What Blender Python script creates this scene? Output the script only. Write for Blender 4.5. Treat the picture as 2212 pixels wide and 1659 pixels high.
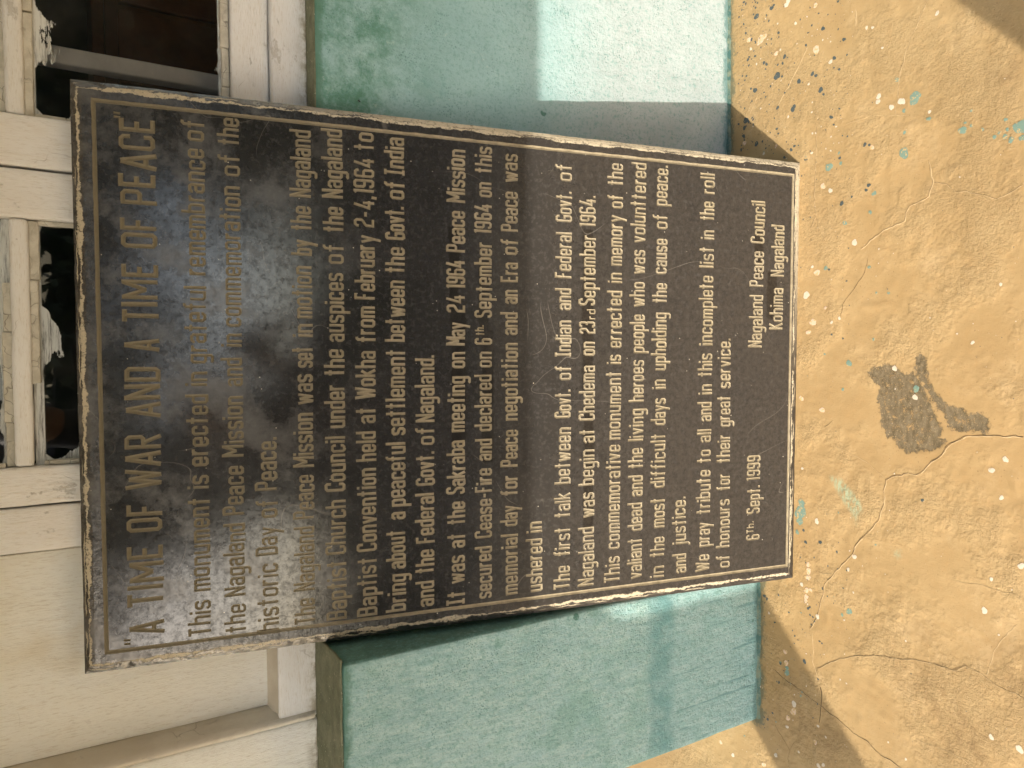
import bpy, bmesh, math, random
import numpy as np
from mathutils import Matrix, Vector, noise as mnoise
from mathutils.geometry import delaunay_2d_cdt

random.seed(7); rng = np.random.default_rng(7)
S = bpy.context.scene
for o in list(bpy.data.objects): bpy.data.objects.remove(o)

# ------------------------------------------------------------------ camera
cd = bpy.data.cameras.new('camera'); cam = bpy.data.objects.new('camera', cd); S.collection.objects.link(cam)
cd.sensor_width = 36.0; cd.lens = 1571.3/2212*36.0; cd.clip_start = .01; cd.clip_end = 2000
Rm = Matrix(((-0.0079, 0.9995, 0.0316), (-0.5101, 0.0232, -0.8598), (-0.8601, -0.0229, 0.5097)))
cam.matrix_world = Matrix.Translation((0.0231, -1.2232, 1.322)) @ Rm.to_4x4()
S.camera = cam
# ------------------------------------------------------------------ light
AZ = Vector((.740, .672)); EL = math.radians(32)           # the way the sunlight travels, and its height
sd = bpy.data.lights.new('sun', 'SUN'); sd.energy = 2.6; sd.angle = math.radians(.5); sd.color = (1, .905, .78)
sun = bpy.data.objects.new('sun', sd); S.collection.objects.link(sun)
dirv = Vector((AZ.x*math.cos(EL), AZ.y*math.cos(EL), -math.sin(EL)))
sun.rotation_euler = dirv.to_track_quat('-Z', 'Y').to_euler(); sun.location = (-4, -4, 4)
W = bpy.data.worlds.new("World"); S.world = W; W.use_nodes = True
nt = W.node_tree; bg = nt.nodes['Background']; sky = nt.nodes.new('ShaderNodeTexSky'); sky.sky_type = 'NISHITA'
sky.sun_disc = False; sky.sun_elevation = EL
sky.sun_rotation = math.atan2(-dirv.x, -dirv.y)
sky.air_density = 1.0; sky.dust_density = 3.4; sky.ozone_density = 1.0
nt.links.new(sky.outputs[0], bg.inputs[0]); bg.inputs[1].default_value = 0.15
S.view_settings.view_transform = 'Standard'; S.view_settings.look = 'None'; S.view_settings.gamma = 1
S.view_settings.use_curve_mapping = False
S.view_settings.exposure = 1.3
S.render.engine = 'CYCLES'; S.render.resolution_x = 1024; S.render.resolution_y = 768
S.cycles.max_bounces = 10; S.cycles.diffuse_bounces = 5; S.cycles.transparent_max_bounces = 12

# ------------------------------------------------------------------ helpers
def tag(o, label=None, cat=None, group=None, kind=None):
    if label: o['label'] = label
    if cat: o['category'] = cat
    if group: o['group'] = group
    if kind: o['kind'] = kind
    return o
def link(o, parent=None):
    S.collection.objects.link(o)
    if parent: o.parent = parent
    return o
def thing(name, label, cat, loc=(0, 0, 0), group=None):
    o = link(bpy.data.objects.new(name, None)); o.location = loc; o.empty_display_size = .1
    return tag(o, label, cat, group)
def mesh(name, V, F, mat, parent=None, smooth=False, mids=None):
    me = bpy.data.meshes.new(name); me.from_pydata([tuple(v) for v in V], [], [tuple(f) for f in F])
    mats = mat if isinstance(mat, (list, tuple)) else [mat]
    for m in mats: me.materials.append(m)
    if mids is not None: me.polygons.foreach_set('material_index', mids)
    if smooth: me.polygons.foreach_set('use_smooth', [True]*len(me.polygons))
    me.update()
    o = bpy.data.objects.new(name, me)
    return link(o, parent)
def fromb(name, bm, mat, parent=None, smooth=False):
    me = bpy.data.meshes.new(name); bm.to_mesh(me); bm.free()
    for m in (mat if isinstance(mat, (list, tuple)) else [mat]): me.materials.append(m)
    if smooth: me.polygons.foreach_set('use_smooth', [True]*len(me.polygons))
    return link(bpy.data.objects.new(name, me), parent)
def rough_box(name, x0, x1, y0, y1, z0, z1, mat, parent=None, step=.02, amp=.0006, bevel=.003, freq=18, off=(0,0,0)):
    """box with worn, slightly wavy faces: subdivided, bevelled, displaced"""
    bm = bmesh.new()
    nx, ny, nz = [max(1, min(160, int(round((b-a)/step)))) for a, b in ((x0, x1), (y0, y1), (z0, z1))]
    bmesh.ops.create_cube(bm, size=1)
    for v in bm.verts:
        v.co = Vector((x0 if v.co.x < 0 else x1, y0 if v.co.y < 0 else y1, z0 if v.co.z < 0 else z1)) - Vector(off)
    if bevel > 0:
        bmesh.ops.bevel(bm, geom=bm.edges[:], offset=bevel, segments=2, affect='EDGES', profile=.6)
    for ax, n, a, b in ((0, nx, x0, x1), (1, ny, y0, y1), (2, nz, z0, z1)):
        for i in range(1, n):
            c = a + (b-a)*i/n - off[ax]; no = Vector((0, 0, 0)); no[ax] = 1; co = Vector((0, 0, 0)); co[ax] = c
            bmesh.ops.bisect_plane(bm, geom=bm.verts[:]+bm.edges[:]+bm.faces[:], plane_co=co, plane_no=no, dist=1e-5)
    for v in bm.verts:
        p = (v.co+Vector(off))
        d = mnoise.noise_vector(p*freq)*amp + mnoise.noise_vector(p*freq*4)*amp*.35
        v.co += d
    bm.normal_update()
    return fromb(name, bm, mat, parent, smooth=True)

class NT:
    """small node builder"""
    def __init__(s, name):
        s.m = bpy.data.materials.new(name); s.m.use_nodes = True; s.t = s.m.node_tree
        s.b = s.t.nodes['Principled BSDF']; s.tc = s.t.nodes.new('ShaderNodeTexCoord'); s.o = s.tc.outputs['Object']
    def n(s, typ, **kw):
        q = s.t.nodes.new(typ)
        for k, v in kw.items(): setattr(q, k, v)
        return q
    def put(s, sock, v):
        if hasattr(v, 'is_linked') or isinstance(v, bpy.types.NodeSocket): s.t.links.new(v, sock)
        else: sock.default_value = v
    def map(s, scale=(1, 1, 1), rot=(0, 0, 0), loc=(0, 0, 0), vec=None):
        q = s.n('ShaderNodeMapping'); s.put(q.inputs[0], vec or s.o)
        q.inputs['Scale'].default_value = scale; q.inputs['Rotation'].default_value = rot; q.inputs['Location'].default_value = loc
        return q.outputs[0]
    def noise(s, scale, detail=4, rough=.6, vec=None, dist=0, w=None):
        q = s.n('ShaderNodeTexNoise'); q.inputs['Scale'].default_value = scale; q.inputs['Detail'].default_value = detail
        q.inputs['Roughness'].default_value = rough; q.inputs['Distortion'].default_value = dist
        s.put(q.inputs['Vector'], vec or s.o); return q.outputs[0]
    def voro(s, scale, vec=None, feature='F1', rnd=1):
        q = s.n('ShaderNodeTexVoronoi', feature=feature); q.inputs['Scale'].default_value = scale; q.inputs['Randomness'].default_value = rnd
        s.put(q.inputs['Vector'], vec or s.o); return q.outputs
    def math(s, op, a, b=0.0, c=None, clamp=False):
        q = s.n('ShaderNodeMath', operation=op); q.use_clamp = clamp; s.put(q.inputs[0], a); s.put(q.inputs[1], b)
        if c is not None: s.put(q.inputs[2], c)
        return q.outputs[0]
    def ramp(s, v, a, b, lo=0.0, hi=1.0, smooth=True):
        q = s.n('ShaderNodeMapRange'); q.interpolation_type = 'SMOOTHSTEP' if smooth else 'LINEAR'
        s.put(q.inputs[0], v)
        if a > b: a, b, lo, hi = b, a, hi, lo
        for i, x in ((1, a), (2, b), (3, lo), (4, hi)): q.inputs[i].default_value = x
        return q.outputs[0]
    def mix(s, f, a, b, mode='MIX'):
        q = s.n('ShaderNodeMix', data_type='RGBA', blend_type=mode); s.put(q.inputs[0], f)
        for i, v in ((6, a), (7, b)):
            s.put(q.inputs[i], v if not isinstance(v, tuple) else tuple(v)+((1,) if len(v) == 3 else ()))
        return q.outputs[2]
    def xyz(s, vec=None):
        q = s.n('ShaderNodeSeparateXYZ'); s.put(q.inputs[0], vec or s.o); return q.outputs
    def attr(s, name):
        q = s.n('ShaderNodeAttribute', attribute_name=name); return q.outputs['Fac']
    def bump(s, h, strength=.5, dist=.001, prev=None):
        q = s.n('ShaderNodeBump'); q.inputs['Strength'].default_value = strength; q.inputs['Distance'].default_value = dist
        s.put(q.inputs['Height'], h)
        if prev is not None: s.put(q.inputs['Normal'], prev)
        return q.outputs[0]
    def done(s, col, rough=.8, nrm=None, spec=.3, coat=None):
        s.put(s.b.inputs['Base Color'], col if not isinstance(col, tuple) else tuple(col)+(1,))
        s.put(s.b.inputs['Roughness'], rough)
        if nrm is not None: s.put(s.b.inputs['Normal'], nrm)
        s.put(s.b.inputs['Specular IOR Level'], spec)
        return s.m

# ------------------------------------------------------------------ materials
def m_floor():
    s = NT('ochre_cement'); P = s.o; X, Y, Z = s.xyz()
    big = s.noise(2.3, 5, .6); mid = s.noise(9, 6, .65); fine = s.noise(60, 6, .7); vf = s.noise(420, 3, .6)
    c = s.mix(s.ramp(mid, .35, .7), (.365, .255, .122), (.430, .308, .154))
    c = s.mix(s.ramp(big, .3, .62), s.mix(.5, c, (.355, .230, .100)), c)
    c = s.mix(s.math('MULTIPLY', s.ramp(s.noise(5.5, 8, .75), .52, .72), .40), c, (.56, .42, .24))       # pale rubbed areas
    c = s.mix(s.math('MULTIPLY', s.ramp(fine, .45, .75), .25), c, (.42, .25, .10))
    c = s.mix(s.math('MULTIPLY', s.ramp(vf, .60, .78), .30), c, (.34, .22, .10))
    c = s.mix(s.math('MULTIPLY', s.ramp(s.noise(240, 2, .5), .66, .72), .55), c, (.16, .11, .06))
    # soft dark stains and the worn patch of bare cement, placed by attributes
    st = s.math('MULTIPLY', s.attr('stain'), s.ramp(s.noise(38, 8, .72), .36, .66))
    c = s.mix(s.math('MULTIPLY', st, .62), c, (.20, .125, .055))
    e = s.math('ADD', s.attr('patch'), s.math('MULTIPLY', s.math('SUBTRACT', s.noise(70, 9, .86), .5), .042))
    pm = s.ramp(e, .0008, -.0008)
    pit = s.ramp(s.noise(330, 4, .7), .56, .66)
    pc = s.mix(s.ramp(s.noise(55, 5, .7, vec=s.map((1, 2.2, 1), (0, 0, .6))), .3, .7), (.105, .08, .043), (.20, .16, .10))
    pc = s.mix(s.math('MULTIPLY', pit, .6), pc, (.50, .36, .19))
    pm2 = s.math('MULTIPLY', pm, s.ramp(s.noise(60, 8, .85), .60, .54))
    c = s.mix(pm2, c, pc)
    # teal paint slopped along the foot of the wall
    g = s.math('ADD', s.attr('wall'), s.math('MULTIPLY', s.math('SUBTRACT', s.noise(26, 7, .8), .5), .10))
    gm = s.ramp(g, .020, .006)
    c = s.mix(s.math('MULTIPLY', gm, .85), c, s.mix(s.noise(90, 4, .6), (.055, .09, .075), (.17, .17, .10)))
    g2 = s.ramp(s.math('ADD', s.attr('wall'), s.math('MULTIPLY', s.math('SUBTRACT', s.noise(45, 7, .8), .5), .14)), .03, .0)
    c = s.mix(s.math('MULTIPLY', g2, .35), c, (.22, .20, .12))
    # thin teal and pale smears
    c = s.mix(s.math('MULTIPLY', s.attr('smear'), s.ramp(s.noise(70, 6, .7, vec=s.map((1, 3, 1), (0, 0, .9))), .38, .6)), c, (.34, .40, .27))
    zone = s.ramp(s.noise(4.6, 5, .62), .44, .62, .14, 1.0)
    rel = s.math('MULTIPLY', s.math('ADD', s.noise(210, 6, .75), s.math('MULTIPLY', s.noise(95, 5, .7), .9)), zone)
    n1 = s.bump(rel, .80, .0036)
    n1 = s.bump(s.noise(34, 5, .6), .08, .005, n1)
    grit = s.math('MULTIPLY', s.ramp(s.noise(130, 4, .7), .60, .70), zone)
    c = s.mix(s.math('MULTIPLY', grit, .35), c, (.68, .52, .31))
    n1 = s.bump(pm2, .5, -.0012, n1)
    return s.done(c, s.ramp(mid, .3, .7, .62, .85), n1, .25)

def m_teal(name, pier=False):
    s = NT(name); X, Y, Z = s.xyz()
    n1 = s.noise(6, 6, .65); n2 = s.noise(24, 6, .7); n3 = s.noise(150, 4, .65)
    base = s.mix(s.ramp(n1, .3, .7), (.275, .465, .480), (.350, .550, .565))
    if not pier:
        lo = s.ramp(Z, .62, .30)                      # paler below
        base = s.mix(lo, base, s.mix(s.ramp(n1, .3, .7), (.41, .485, .49), (.47, .55, .555)))
        gr = s.math('MULTIPLY', s.ramp(Z, .70, .90), s.ramp(s.noise(8, 9, .8), .40, .60))
        base = s.mix(s.math('MULTIPLY', gr, .95), base, (.075, .225, .155))
        tr = s.voro(14, vec=s.map((1, 1, 1)))[0]
        base = s.mix(s.math('MULTIPLY', s.ramp(tr, .055, .03), s.ramp(s.noise(9, 2), .52, .56)), base, (.10, .26, .19))
    else:
        st = s.noise(20, 8, .75, vec=s.map((3.2, 1, 1), (0, -.35, 0)))
        base = s.mix(s.ramp(st, .35, .7), base, (.44, .62, .60))
        return_shade = s.math('MULTIPLY', s.ramp(X, -.4672, -.4640), s.ramp(Z, .42, .62))
        base = s.mix(s.math('MULTIPLY', return_shade, .85), base, (.045, .13, .095))  # shade between slab and pier, painted into the return face colour
        base = s.mix(s.math('MULTIPLY', s.ramp(s.noise(5, 9, .75), .48, .66), .6), base, (.17, .38, .33))
        blob = s.ramp(s.noise(11, 6, .7), .60, .70)
        base = s.mix(s.math('MULTIPLY', blob, .6), base, (.12, .33, .27))
        zz = s.math('ADD', Z, s.math('MULTIPLY', s.math('SUBTRACT', n1, .5), .09))
        base = s.mix(s.ramp(zz, .345, .310), base, s.mix(s.ramp(st, .3, .7), (.27, .48, .49), (.40, .58, .585)))
        band = s.math('MULTIPLY', s.ramp(zz, .345, .318), s.ramp(zz, .245, .285))
        base = s.mix(s.math('MULTIPLY', band, s.ramp(n2, .3, .6, .15, .75)), base, (.12, .31, .33))
        dr = s.noise(10, 5, .6, vec=s.map((7, 1, .6), (0, -.22, 0)))
        base = s.mix(s.math('MULTIPLY', s.ramp(dr, .56, .66), s.ramp(zz, .30, .22, 0, .7)), base, (.12, .29, .31))
    # pin-holes in the plaster and mottled old paint
    v = s.voro(230)[0]
    pit = s.math('MULTIPLY', s.ramp(v, .40, .20), s.ramp(s.noise(17, 7, .8), .46, .62))
    base = s.mix(s.math('MULTIPLY', pit, .6), base, (.07, .21, .19))
    br = s.noise(26, 7, .78, vec=s.map((3.4, 1, 1), (0, .5, 0)))
    base = s.mix(s.math('MULTIPLY', s.ramp(br, .50, .68), .45 if pier else .30), base, (.19, .385, .365))
    base = s.mix(s.math('MULTIPLY', s.ramp(n3, .5, .68), .45), base, (.17, .35, .32))
    mo = s.noise(75, 7, .8)
    base = s.mix(s.math('MULTIPLY', s.ramp(mo, .50, .62), .45), base, (.16, .35, .33))
    base = s.mix(s.math('MULTIPLY', s.ramp(s.noise(33, 8, .8), .58, .68), .35), base, (.62, .72, .70))
    chip = s.math('MULTIPLY', s.ramp(s.voro(9)[0], .075, .055), s.ramp(s.noise(60, 5, .7), .48, .52))
    base = s.mix(chip, base, (.09, .23, .19))
    base = s.mix(s.math('MULTIPLY', s.ramp(n2, .58, .8), .3), base, (.60, .72, .68))
    # dirty foot and darker, thick paint along the top arris
    ed = s.math('ADD', Z, s.math('MULTIPLY', s.math('SUBTRACT', s.noise(30, 7, .75), .5), .07))
    base = s.mix(s.math('MULTIPLY', s.ramp(ed, .022, .006), .85), base, s.mix(n3, (.045, .13, .13), (.20, .36, .34)))
    top = s.math('ADD', Z, s.math('MULTIPLY', s.math('SUBTRACT', s.noise(40, 7, .75), .5), .03))
    base = s.mix(s.math('MULTIPLY', s.ramp(top, .955, .968), .85), base, (.085, .21, .15))
    h = s.math('ADD', s.math('ADD', s.math('MULTIPLY', br, 2.0 if pier else .8), s.math('MULTIPLY', n2, 2.0 if pier else 1.0)), s.math('MULTIPLY', n3, .9 if pier else .5))
    nn = s.bump(h, .8, .0036 if pier else .0024); nn = s.bump(pit, .6, -.0012, nn)
    nn = s.bump(s.noise(420, 3, .6), .35, .0006, nn)
    return s.done(base, s.ramp(n2, .3, .7, .42, .68), nn, .4)

def m_ledge():
    s = NT('grimy_sill'); n = s.noise(30, 7, .75); v = s.noise(160, 4, .6)
    c = s.mix(s.ramp(n, .35, .65), (.13, .145, .09), (.215, .225, .15))
    c = s.mix(s.ramp(v, .64, .70), c, (.55, .52, .40))
    return s.done(c, .7, s.bump(s.math('ADD', n, v), .6, .002), .3)

def m_wood(name, grain='x', a=(.80, .76, .66), b=(.70, .64, .51), crack=.5):
    s = NT(name)
    sc = (1.2, 9, 9) if grain == 'x' else (9, 9, 1.2)
    v = s.map(sc)
    g = s.noise(14, 6, .7, vec=v); f = s.noise(60, 5, .7, vec=v); st = s.noise(5, 6, .65)
    c = s.mix(s.ramp(st, .35, .68), b, a)
    c = s.mix(s.math('MULTIPLY', s.ramp(f, .52, .66), .40), c, (.56, .50, .40))
    c = s.mix(s.math('MULTIPLY', s.ramp(g, .56, .72), .30), c, (.62, .54, .40))
    c = s.mix(s.math('MULTIPLY', s.ramp(s.noise(3.2, 4, .6), .60, .75), .5), c, (.60, .47, .24))
    ck = s.voro(9, vec=s.map((.55, 1, 1) if grain == 'x' else (1, 1, .55), vec=None), feature='DISTANCE_TO_EDGE')[0]
    vv = s.n('ShaderNodeVectorMath', operation='ADD')
    dn = s.n('ShaderNodeTexNoise'); dn.inputs['Scale'].default_value = 22; s.put(dn.inputs['Vector'], s.o)
    sc2 = s.n('ShaderNodeVectorMath', operation='SCALE'); s.put(sc2.inputs[0], dn.outputs['Color']); sc2.inputs['Scale'].default_value = .05
    s.put(vv.inputs[0], s.o); s.put(vv.inputs[1], sc2.outputs[0])
    ck = s.voro(17, vec=s.map((.45, 1, 1) if grain == 'x' else (1, 1, .45), vec=vv.outputs[0]), feature='DISTANCE_TO_EDGE')[0]
    cm = s.math('MULTIPLY', s.ramp(ck, .008, .002), s.ramp(s.noise(9, 4, .6), .54, .64, 0, crack*.8))
    c = s.mix(cm, c, (.20, .155, .10))
    gz = s.xyz()[2]
    c = s.mix(s.math('MULTIPLY', s.ramp(gz, 1.0, .974), s.ramp(s.noise(30, 6, .7), .40, .62)), c, (.42, .38, .29))
    fl = s.math('MULTIPLY', s.ramp(s.noise(17, 9, .82, vec=s.map((.5, 1, 1) if grain == 'x' else (1, 1, .5))), .60, .63), crack)
    c = s.mix(fl, c, s.mix(f, (.36, .33, .28), (.62, .59, .52)))
    pk = s.math('MULTIPLY', s.ramp(s.voro(42)[0], .10, .05), s.ramp(s.noise(13, 2), .62, .66))
    c = s.mix(pk, c, (.15, .11, .07))
    nn = s.bump(s.math('ADD', s.math('MULTIPLY', f, .7), g), .8, .0018); nn = s.bump(s.math('ADD', cm, fl), .8, -.0015, nn)
    return s.done(c, s.ramp(st, .3, .7, .38, .55), nn, .45)

def m_plain(name, col, rough=.8, sc=30, amt=.25, spec=.3, bump=.3):
    s = NT(name); n = s.noise(sc, 6, .7)
    d = tuple(x*(1-amt) for x in col)
    return s.done(s.mix(s.ramp(n, .35, .65), d, col), rough, s.bump(n, bump, .001), spec)

def m_putty():
    s = NT('cracked_putty'); n = s.noise(45, 6, .7)
    dn = s.n('ShaderNodeTexNoise'); dn.inputs['Scale'].default_value = 40; s.put(dn.inputs['Vector'], s.o)
    sc2 = s.n('ShaderNodeVectorMath', operation='SCALE'); s.put(sc2.inputs[0], dn.outputs['Color']); sc2.inputs['Scale'].default_value = .03
    vv = s.n('ShaderNodeVectorMath', operation='ADD'); s.put(vv.inputs[0], s.o); s.put(vv.inputs[1], sc2.outputs[0])
    ck = s.voro(40, vec=vv.outputs[0], feature='DISTANCE_TO_EDGE')[0]
    c = s.mix(s.ramp(n, .3, .7), (.52, .49, .41), (.70, .67, .58))
    cm = s.math('MULTIPLY', s.ramp(ck, .03, .008), .6)
    c = s.mix(s.math('MULTIPLY', cm, s.ramp(s.noise(20, 2), .45, .6)), c, (.13, .11, .08))
    return s.done(c, .75, s.bump(s.math('ADD', n, s.math('MULTIPLY', cm, -1)), .7, .0015), .3)

def m_glass():
    s = NT('window_glass'); t = s.t; out = t.nodes['Material Output']
    gl = s.n('ShaderNodeBsdfGlossy'); gl.inputs['Roughness'].default_value = .015; gl.inputs['Color'].default_value = (1, 1, 1, 1)
    tr = s.n('ShaderNodeBsdfTransparent'); tr.inputs[0].default_value = (.86, .90, .88, 1)
    fr = s.n('ShaderNodeFresnel'); fr.inputs[0].default_value = 1.5
    s.put(gl.inputs['Normal'], s.bump(s.noise(3, 2), .15, .01))
    m1 = s.n('ShaderNodeMixShader'); t.links.new(s.math('MULTIPLY', fr.outputs[0], 1.9, clamp=True), m1.inputs[0])
    t.links.new(tr.outputs[0], m1.inputs[1]); t.links.new(gl.outputs[0], m1.inputs[2])
    # white paint dragged over the edges of the pane: 'edge' attribute = distance to the nearest frame edge
    e = s.attr('edge')
    st = s.noise(7, 7, .72, vec=s.map((1.2, 1, 6.0)))
    lim = s.math('MULTIPLY', s.ramp(s.noise(9, 3, .5), .45, .62), s.ramp(st, .3, .65, .003, .040))
    pm = s.ramp(s.math('SUBTRACT', e, s.math('ADD', lim, .0015)), .0015, -.001)
    pm = s.math('MULTIPLY', pm, s.ramp(s.noise(12, 6, .8, vec=s.map((1, 1, 14))), .34, .56, .25, .95))
    d = s.n('ShaderNodeBsdfDiffuse'); d.inputs[0].default_value = (.74, .76, .74, 1)
    dust = s.n('ShaderNodeBsdfDiffuse'); dust.inputs[0].default_value = (.45, .45, .42, 1)
    m2 = s.n('ShaderNodeMixShader'); t.links.new(s.ramp(s.noise(7, 8, .75), .40, .75, .004, .06), m2.inputs[0])
    t.links.new(m1.outputs[0], m2.inputs[1]); t.links.new(dust.outputs[0], m2.inputs[2])
    m3 = s.n('ShaderNodeMixShader'); t.links.new(pm, m3.inputs[0]); t.links.new(m2.outputs[0], m3.inputs[1]); t.links.new(d.outputs[0], m3.inputs[2])
    t.links.new(m3.outputs[0], out.inputs[0]); return s.m

PW, PH = .8908, 1.3472
def m_stone(edge=False):
    s = NT('black_slate_edge' if edge else 'black_slate'); X, Y, Z = s.xyz()
    n1 = s.noise(3.2, 7, .7); n2 = s.noise(13, 7, .72); n3 = s.noise(120, 5, .7); n4 = s.noise(700, 2, .5)
    dirt = s.ramp(Z, .85, .35)
    c = s.mix(s.ramp(n1, .35, .65), (.017, .0175, .018), (.027, .027, .028))
    c = s.mix(s.math('MULTIPLY', dirt, s.ramp(n2, .25, .60, .55, 1)), c, (.036, .033, .030))
    c = s.mix(s.math('MULTIPLY', s.ramp(n3, .48, .66), .5), c, (.075, .073, .070))
    # dry dust film, thicker in clouds towards the head of the slab
    fm = s.math('MULTIPLY', s.ramp(Z, .85, 1.16), s.ramp(s.math('ADD', n2, s.math('MULTIPLY', s.math('SUBTRACT', n1, .5), .9)), .46, .68))
    c = s.mix(s.math('MULTIPLY', fm, .30), c, (.23, .225, .215))
    c = s.mix(s.ramp(n4, .70, .78, 0, .55), c, (.20, .18, .15))
    # wiped, darker strips where tape has been
    def strip(x0, x1, z0, z1, k=.75):
        j = s.math('MULTIPLY', s.math('SUBTRACT', s.noise(22, 4, .6), .5), .012)
        xa = s.math('ADD', X, j); za = s.math('ADD', Z, j)
        m = s.math('MULTIPLY', s.math('MULTIPLY', s.ramp(xa, x0-.003, x0+.003), s.ramp(xa, x1+.003, x1-.003)),
                   s.math('MULTIPLY', s.ramp(za, z0-.002, z0+.002), s.ramp(za, z1+.002, z1-.002)))
        return s.math('MULTIPLY', m, k)
    for a in ((.33, .56, .742, .768), (.56, .71, .755, .772), (.29, .53, .690, .712), (.53, .66, .700, .718), (.15, .40, .487, .508),
              (.41, .72, .490, .512), (.64, .74, .095, .118), (.56, .66, .060, .084), (.74, .85, .63, .665, .4)):
        c = s.mix(strip(*a), c, (.012, .0105, .009))
    # scratches and specks of paint
    sp = s.math('MULTIPLY', s.ramp(s.voro(75)[0], .085, .05), s.ramp(s.noise(31, 1), .56, .60))
    c = s.mix(sp, c, (.60, .56, .46))
    hair = s.noise(3.4, 2, .5, vec=s.map((1, 1, 1), (0, .9, 0)), dist=.8)
    hl = s.math('MULTIPLY', s.ramp(s.math('ABSOLUTE', s.math('SUBTRACT', hair, .5)), .0016, .0006), s.ramp(s.noise(5, 2), .50, .56))
    c = s.mix(s.math('MULTIPLY', hl, .35), c, (.25, .23, .2))
    ro = s.math('ADD', s.ramp(n2, .3, .7, .10, .16), s.math('MULTIPLY', fm, .06))
    ro = s.math('ADD', ro, s.math('MULTIPLY', dirt, .22))
    nn = s.bump(s.math('ADD', n3, s.math('MULTIPLY', s.noise(320, 3, .6), .6)), .10, .0005)
    nn = s.bump(s.noise(40, 4, .6, vec=s.map((1, 1, 1), (0, .6, 0))), .05, .002, nn)
    if edge:                                     # chipped, pale arris: 'arris' = signed distance to it
        a = s.attr('arris')
        n = s.noise(30, 8, .78); f = s.noise(170, 5, .7); lo = s.noise(6, 3, .5)
        j = s.math('MULTIPLY', s.math('SUBTRACT', n, .5), .020)
        wd = s.ramp(s.noise(11, 5, .65), .34, .66, .0002, .0048)
        m = s.ramp(s.math('SUBTRACT', s.math('ABSOLUTE', s.math('ADD', a, j)), wd), .0008, -.0008)
        m = s.math('MULTIPLY', m, s.ramp(f, .62, .50, .25, 1))
        d2 = s.math('ABSOLUTE', s.math('ADD', s.math('ADD', a, .006), s.math('MULTIPLY', s.math('SUBTRACT', s.noise(45, 8, .75), .5), .015)))
        m2 = s.math('MULTIPLY', s.ramp(d2, .0016, .0006), s.ramp(s.noise(9, 2), .48, .56))
        m = s.math('MAXIMUM', m, s.math('MULTIPLY', m2, .8))
        low = s.math('MULTIPLY', s.ramp(s.math('ADD', a, j), -.001, -.005), s.math('MULTIPLY', s.ramp(Z, 1.25, .7), s.math('MULTIPLY', s.ramp(X, .4, .8), s.ramp(f, .30, .46))))
        m = s.math('MAXIMUM', m, s.math('MULTIPLY', low, .9))
        c = s.mix(m, c, s.mix(f, (.34, .29, .20), (.70, .62, .45)))
        ro = s.math('ADD', ro, s.math('MULTIPLY', m, .5)); nn = s.bump(s.math('ADD', s.math('MULTIPLY', m, .6), f), .4, .0012, nn)
    s.b.inputs['IOR'].default_value = 2.0; s.b.inputs['Specular Tint'].default_value = (1, .94, .85, 1)
    sp_ = s.math('MULTIPLY', s.ramp(s.noise(80, 8, .85), .34, .60, .14, .58), s.ramp(Z, .45, .9, .45, 1.0))
    return s.done(c, ro, nn, sp_)

def m_groove():
    s = NT('gilt_paint'); n = s.noise(60, 6, .7); f = s.noise(400, 3, .6); b = s.noise(5, 4, .6)
    c = s.mix(s.ramp(n, .3, .7), (.19, .158, .098), (.315, .268, .175))
    c = s.mix(s.math('MULTIPLY', s.ramp(b, .4, .7), .25), c, (.30, .27, .22))
    X, Y, Z = s.xyz()
    c = s.mix(s.math('MULTIPLY', s.ramp(Z, .75, 1.15), .75), c, (.155, .135, .088))
    c = s.mix(s.ramp(f, .66, .74, 0, .7), c, (.08, .065, .045))
    return s.done(c, .62, s.bump(s.math('ADD', n, f), .5, .0006), .35)

def m_side():
    s = NT('raw_stone_side'); n = s.noise(60, 6, .75); f = s.noise(260, 4, .7)
    c = s.mix(s.ramp(n, .38, .62), (.20, .165, .12), (.52, .44, .32))
    c = s.mix(s.ramp(f, .58, .68), c, (.06, .05, .04))
    return s.done(c, .85, s.bump(s.math('ADD', n, f), .8, .002), .25)

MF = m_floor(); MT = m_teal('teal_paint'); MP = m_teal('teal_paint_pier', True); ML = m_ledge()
WX = m_wood('white_paint_rail', 'x', (.87, .875, .87), (.83, .82, .79)); WZ = m_wood('white_paint_stile', 'z', (.87, .875, .865), (.83, .805, .76))
WC = m_wood('cream_paint_panel', 'z', (.89, .895, .85), (.88, .87, .79), .15); MPU = m_putty(); MG = m_glass(); MS = m_stone()
WD = m_wood('darker_paint_moulding', 'z', (.74, .70, .60), (.58, .52, .42), .6)  # greyer, darker paint tone for the moulding and panel bevels
ME = m_stone(True); MGR = m_groove(); MSD = m_side()

# ------------------------------------------------------------------ the setting: floor, ground
SC = 4096/2212.
def vnoise(nx, ny, cell, amp, seed):
    r = np.random.default_rng(seed); gx, gy = int(nx/cell)+3, int(ny/cell)+3; g = r.random((gx, gy))-.5
    x = np.arange(nx)/cell; y = np.arange(ny)/cell; xi = x.astype(int); yi = y.astype(int)
    fx = (x-xi); fy = (y-yi); fx = fx*fx*(3-2*fx); fy = fy*fy*(3-2*fy)
    a = g[xi][:, yi]; b = g[xi+1][:, yi]; c = g[xi][:, yi+1]; d = g[xi+1][:, yi+1]
    return amp*((a*(1-fx)[:, None]+b*fx[:, None])*(1-fy)[None]+(c*(1-fx)[:, None]+d*fx[:, None])*fy[None])
def pix(u, v):
    """point of the floor (x, y) seen at image pixel u, v of the 4096-wide photograph; used once to place cracks and paint spots"""
    d = Rm @ Vector((u/SC-1106, -(v/SC-829.5), -1571.3)); C = Vector((.0231, -1.2232, 1.322)); t = -C.z/d.z
    return (C.x+t*d.x, C.y+t*d.y)
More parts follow.
